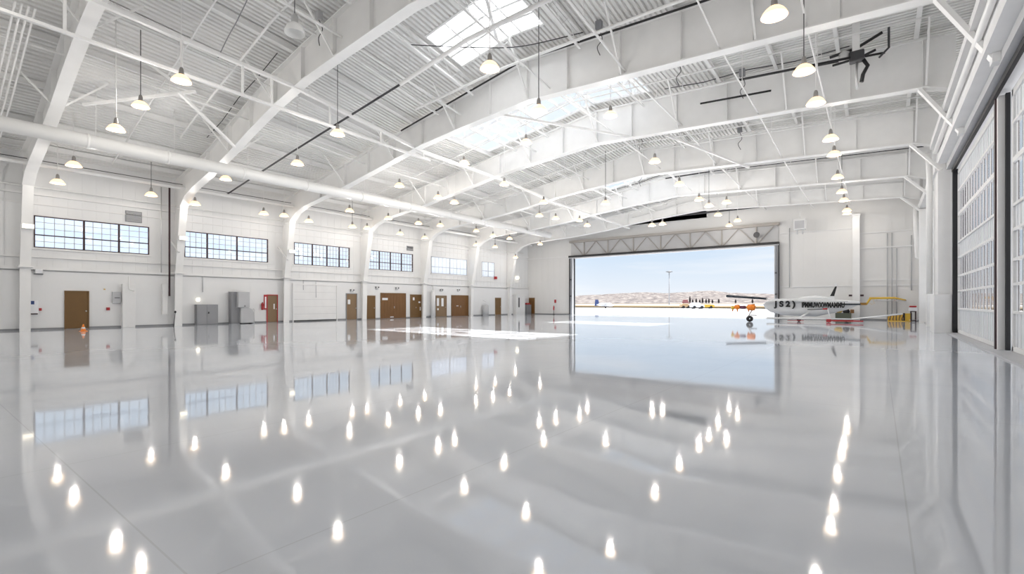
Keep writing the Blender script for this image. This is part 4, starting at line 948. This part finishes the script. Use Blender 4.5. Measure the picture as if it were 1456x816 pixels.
def vehicle(px, d, L_, col, lab, H=1.5, nm='service_vehicle'):
    x, y = far_pt(px, d); V = empty(nm, (x, y, 0), lab, 'vehicle')
    D = lambda u, v, z: (x+u*.79-v*.61, y+u*.61+v*.79, z)
    poly = [(-L_/2, .35), (L_/2, .35), (L_/2, .9), (L_*.25, 1.0), (L_*.12, H), (-L_*.35, H), (-L_/2, 1.0)]
    mb = MB(); nb_ = len(mb.v)
    for v in (-.8, .8): mb.v += [D(u, v, z) for u, z in poly]
    k = len(poly); mb.f.append(tuple(range(k))[::-1]); mb.f.append(tuple(range(k, 2*k)))
    for i in range(k): j = (i+1) % k; mb.f.append((i, j, k+j, k+i))
    part(mb, 'body', col, V)
    for u in (-L_*.3, L_*.3): part(MB().tube([D(u, -.85, .35), D(u, .85, .35)], .35, 10), 'wheel', BLACK, V)
    return V
vehicle(991, 115, 3.0, AIRW, 'small white service vehicle far out on the apron')
vehicle(974, 120, 2.2, mat('tan_paint', sr(200, 170, 130)), 'small tan tug left of the white service vehicle', 1.2)
vehicle(976, 760, 14, mat('dusty_red', sr(170, 110, 110)), 'dull red truck far below the hills', 6)
x, y = far_pt(990.5, 150)
vehicle(1001+1, 118, 4.2, YEL, 'yellow tank trailer on the far apron', 1.0)
# distant cypress-like trees
for i, (px, hh) in enumerate(((981, 13), (985, 7), (990, 9), (995, 7), (999, 10), (1004, 8), (1008, 9), (1013, 7), (1022, 8), (1046, 7), (1070, 8))):
    d = 800; x, y = far_pt(px, d); t_ = empty('distant_tree', (x, y, 0), 'slim dark distant tree below the hills, %s from the open doorway light mast' % ORD[i], 'tree', 'slim trees below the hills')
    part(MB().lathe([(.5, .5), (1.7, hh*.25), (1.5, hh*.55), (.8, hh*.85), (.1, hh)], (x, y, 0), 8), 'foliage', mat('tree_mauve', (.055, .042, .04, 1), .95, noise=.3, scale=.3), t_); part(MB().tube([(x, y, -.1), (x, y, 2)], .4, 6), 'trunk', mat('trunk_brown', sr(90, 75, 65), .9), t_)
# ------------------------------------------------------------------ world
w = bpy.data.worlds.new('World'); bpy.context.scene.world = w; w.use_nodes = True; N = w.node_tree.nodes; L = w.node_tree.links
bg = N['Background']; tc = N.new('ShaderNodeTexCoord'); sep = N.new('ShaderNodeSeparateXYZ'); L.new(tc.outputs['Generated'], sep.inputs[0])
cr = N.new('ShaderNodeValToRGB'); e = cr.color_ramp.elements
e[0].position = 0; e[0].color = sr(238, 243, 250); e[1].position = .5; e[1].color = sr(226, 234, 247)
k = cr.color_ramp.elements.new(.04); k.color = sr(228, 238, 249); k = cr.color_ramp.elements.new(.11); k.color = sr(206, 226, 247)
L.new(sep.outputs['Z'], cr.inputs[0])
mp = N.new('ShaderNodeMapping'); mp.inputs['Scale'].default_value = (1.5, 1.5, 14); L.new(tc.outputs['Generated'], mp.inputs[0])
nz = N.new('ShaderNodeTexNoise'); nz.inputs['Scale'].default_value = 2.2; nz.inputs['Detail'].default_value = 6; L.new(mp.outputs[0], nz.inputs['Vector'])
c2 = N.new('ShaderNodeValToRGB'); c2.color_ramp.elements[0].position = .52; c2.color_ramp.elements[1].position = .75; c2.color_ramp.elements[1].color = (.7, .7, .7, 1)
L.new(nz.outputs[0], c2.inputs[0]); mx = N.new('ShaderNodeMix'); mx.data_type = 'RGBA'; mx.inputs[7].default_value = sr(246, 249, 253)
L.new(c2.outputs[0], mx.inputs[0]); L.new(cr.outputs[0], mx.inputs[6]); L.new(mx.outputs[2], bg.inputs[0])
mr = N.new('ShaderNodeMapRange'); mr.inputs[1].default_value = -.45; mr.inputs[2].default_value = -.95; mr.inputs[3].default_value = 1.03; mr.inputs[4].default_value = 1.35   # brighter hazy sky on the window side
L.new(sep.outputs['X'], mr.inputs[0]); m2 = N.new('ShaderNodeMapRange'); m2.inputs[1].default_value = .35; m2.inputs[2].default_value = .8; m2.inputs[3].default_value = 1; m2.inputs[4].default_value = 1.45   # glare around the high sun
L.new(sep.outputs['Z'], m2.inputs[0]); mu_ = N.new('ShaderNodeMath'); mu_.operation = 'MULTIPLY'; L.new(mr.outputs[0], mu_.inputs[0]); L.new(m2.outputs[0], mu_.inputs[1]); L.new(mu_.outputs[0], bg.inputs[1])
sun = bpy.data.lights.new('sun', 'SUN'); sun.energy = 14.0; sun.angle = .009; sun.color = (1, .97, .92); so = bpy.data.objects.new('sun', sun); COL.objects.link(so)
so.rotation_euler = Vector((-1.3, -5.3, -13)).to_track_quat('-Z', 'Y').to_euler()
# ------------------------------------------------------------------ camera
cam = bpy.data.cameras.new('camera'); co = bpy.data.objects.new('camera', cam); COL.objects.link(co)
cam.sensor_width = 36; cam.lens = F/1456*36; cam.shift_y = (HY-408)/1456; cam.clip_end = 5000; cam.clip_start = .05
co.location = (0, 0, EYE); co.rotation_euler = (math.pi/2, 0, math.asin(SN))
sc = bpy.context.scene; sc.camera = co
sc.view_settings.view_transform = 'Standard'; sc.view_settings.look = 'None'; sc.view_settings.gamma = 1; sc.view_settings.exposure = 0; sc.view_settings.use_curve_mapping = False
sc.cycles.use_denoising = True; sc.cycles.sample_clamp_indirect = 8; sc.cycles.max_bounces = 10; sc.cycles.diffuse_bounces = 6; sc.cycles.transparent_max_bounces = 12
sc.cycles.caustics_reflective = False; sc.cycles.caustics_refractive = False
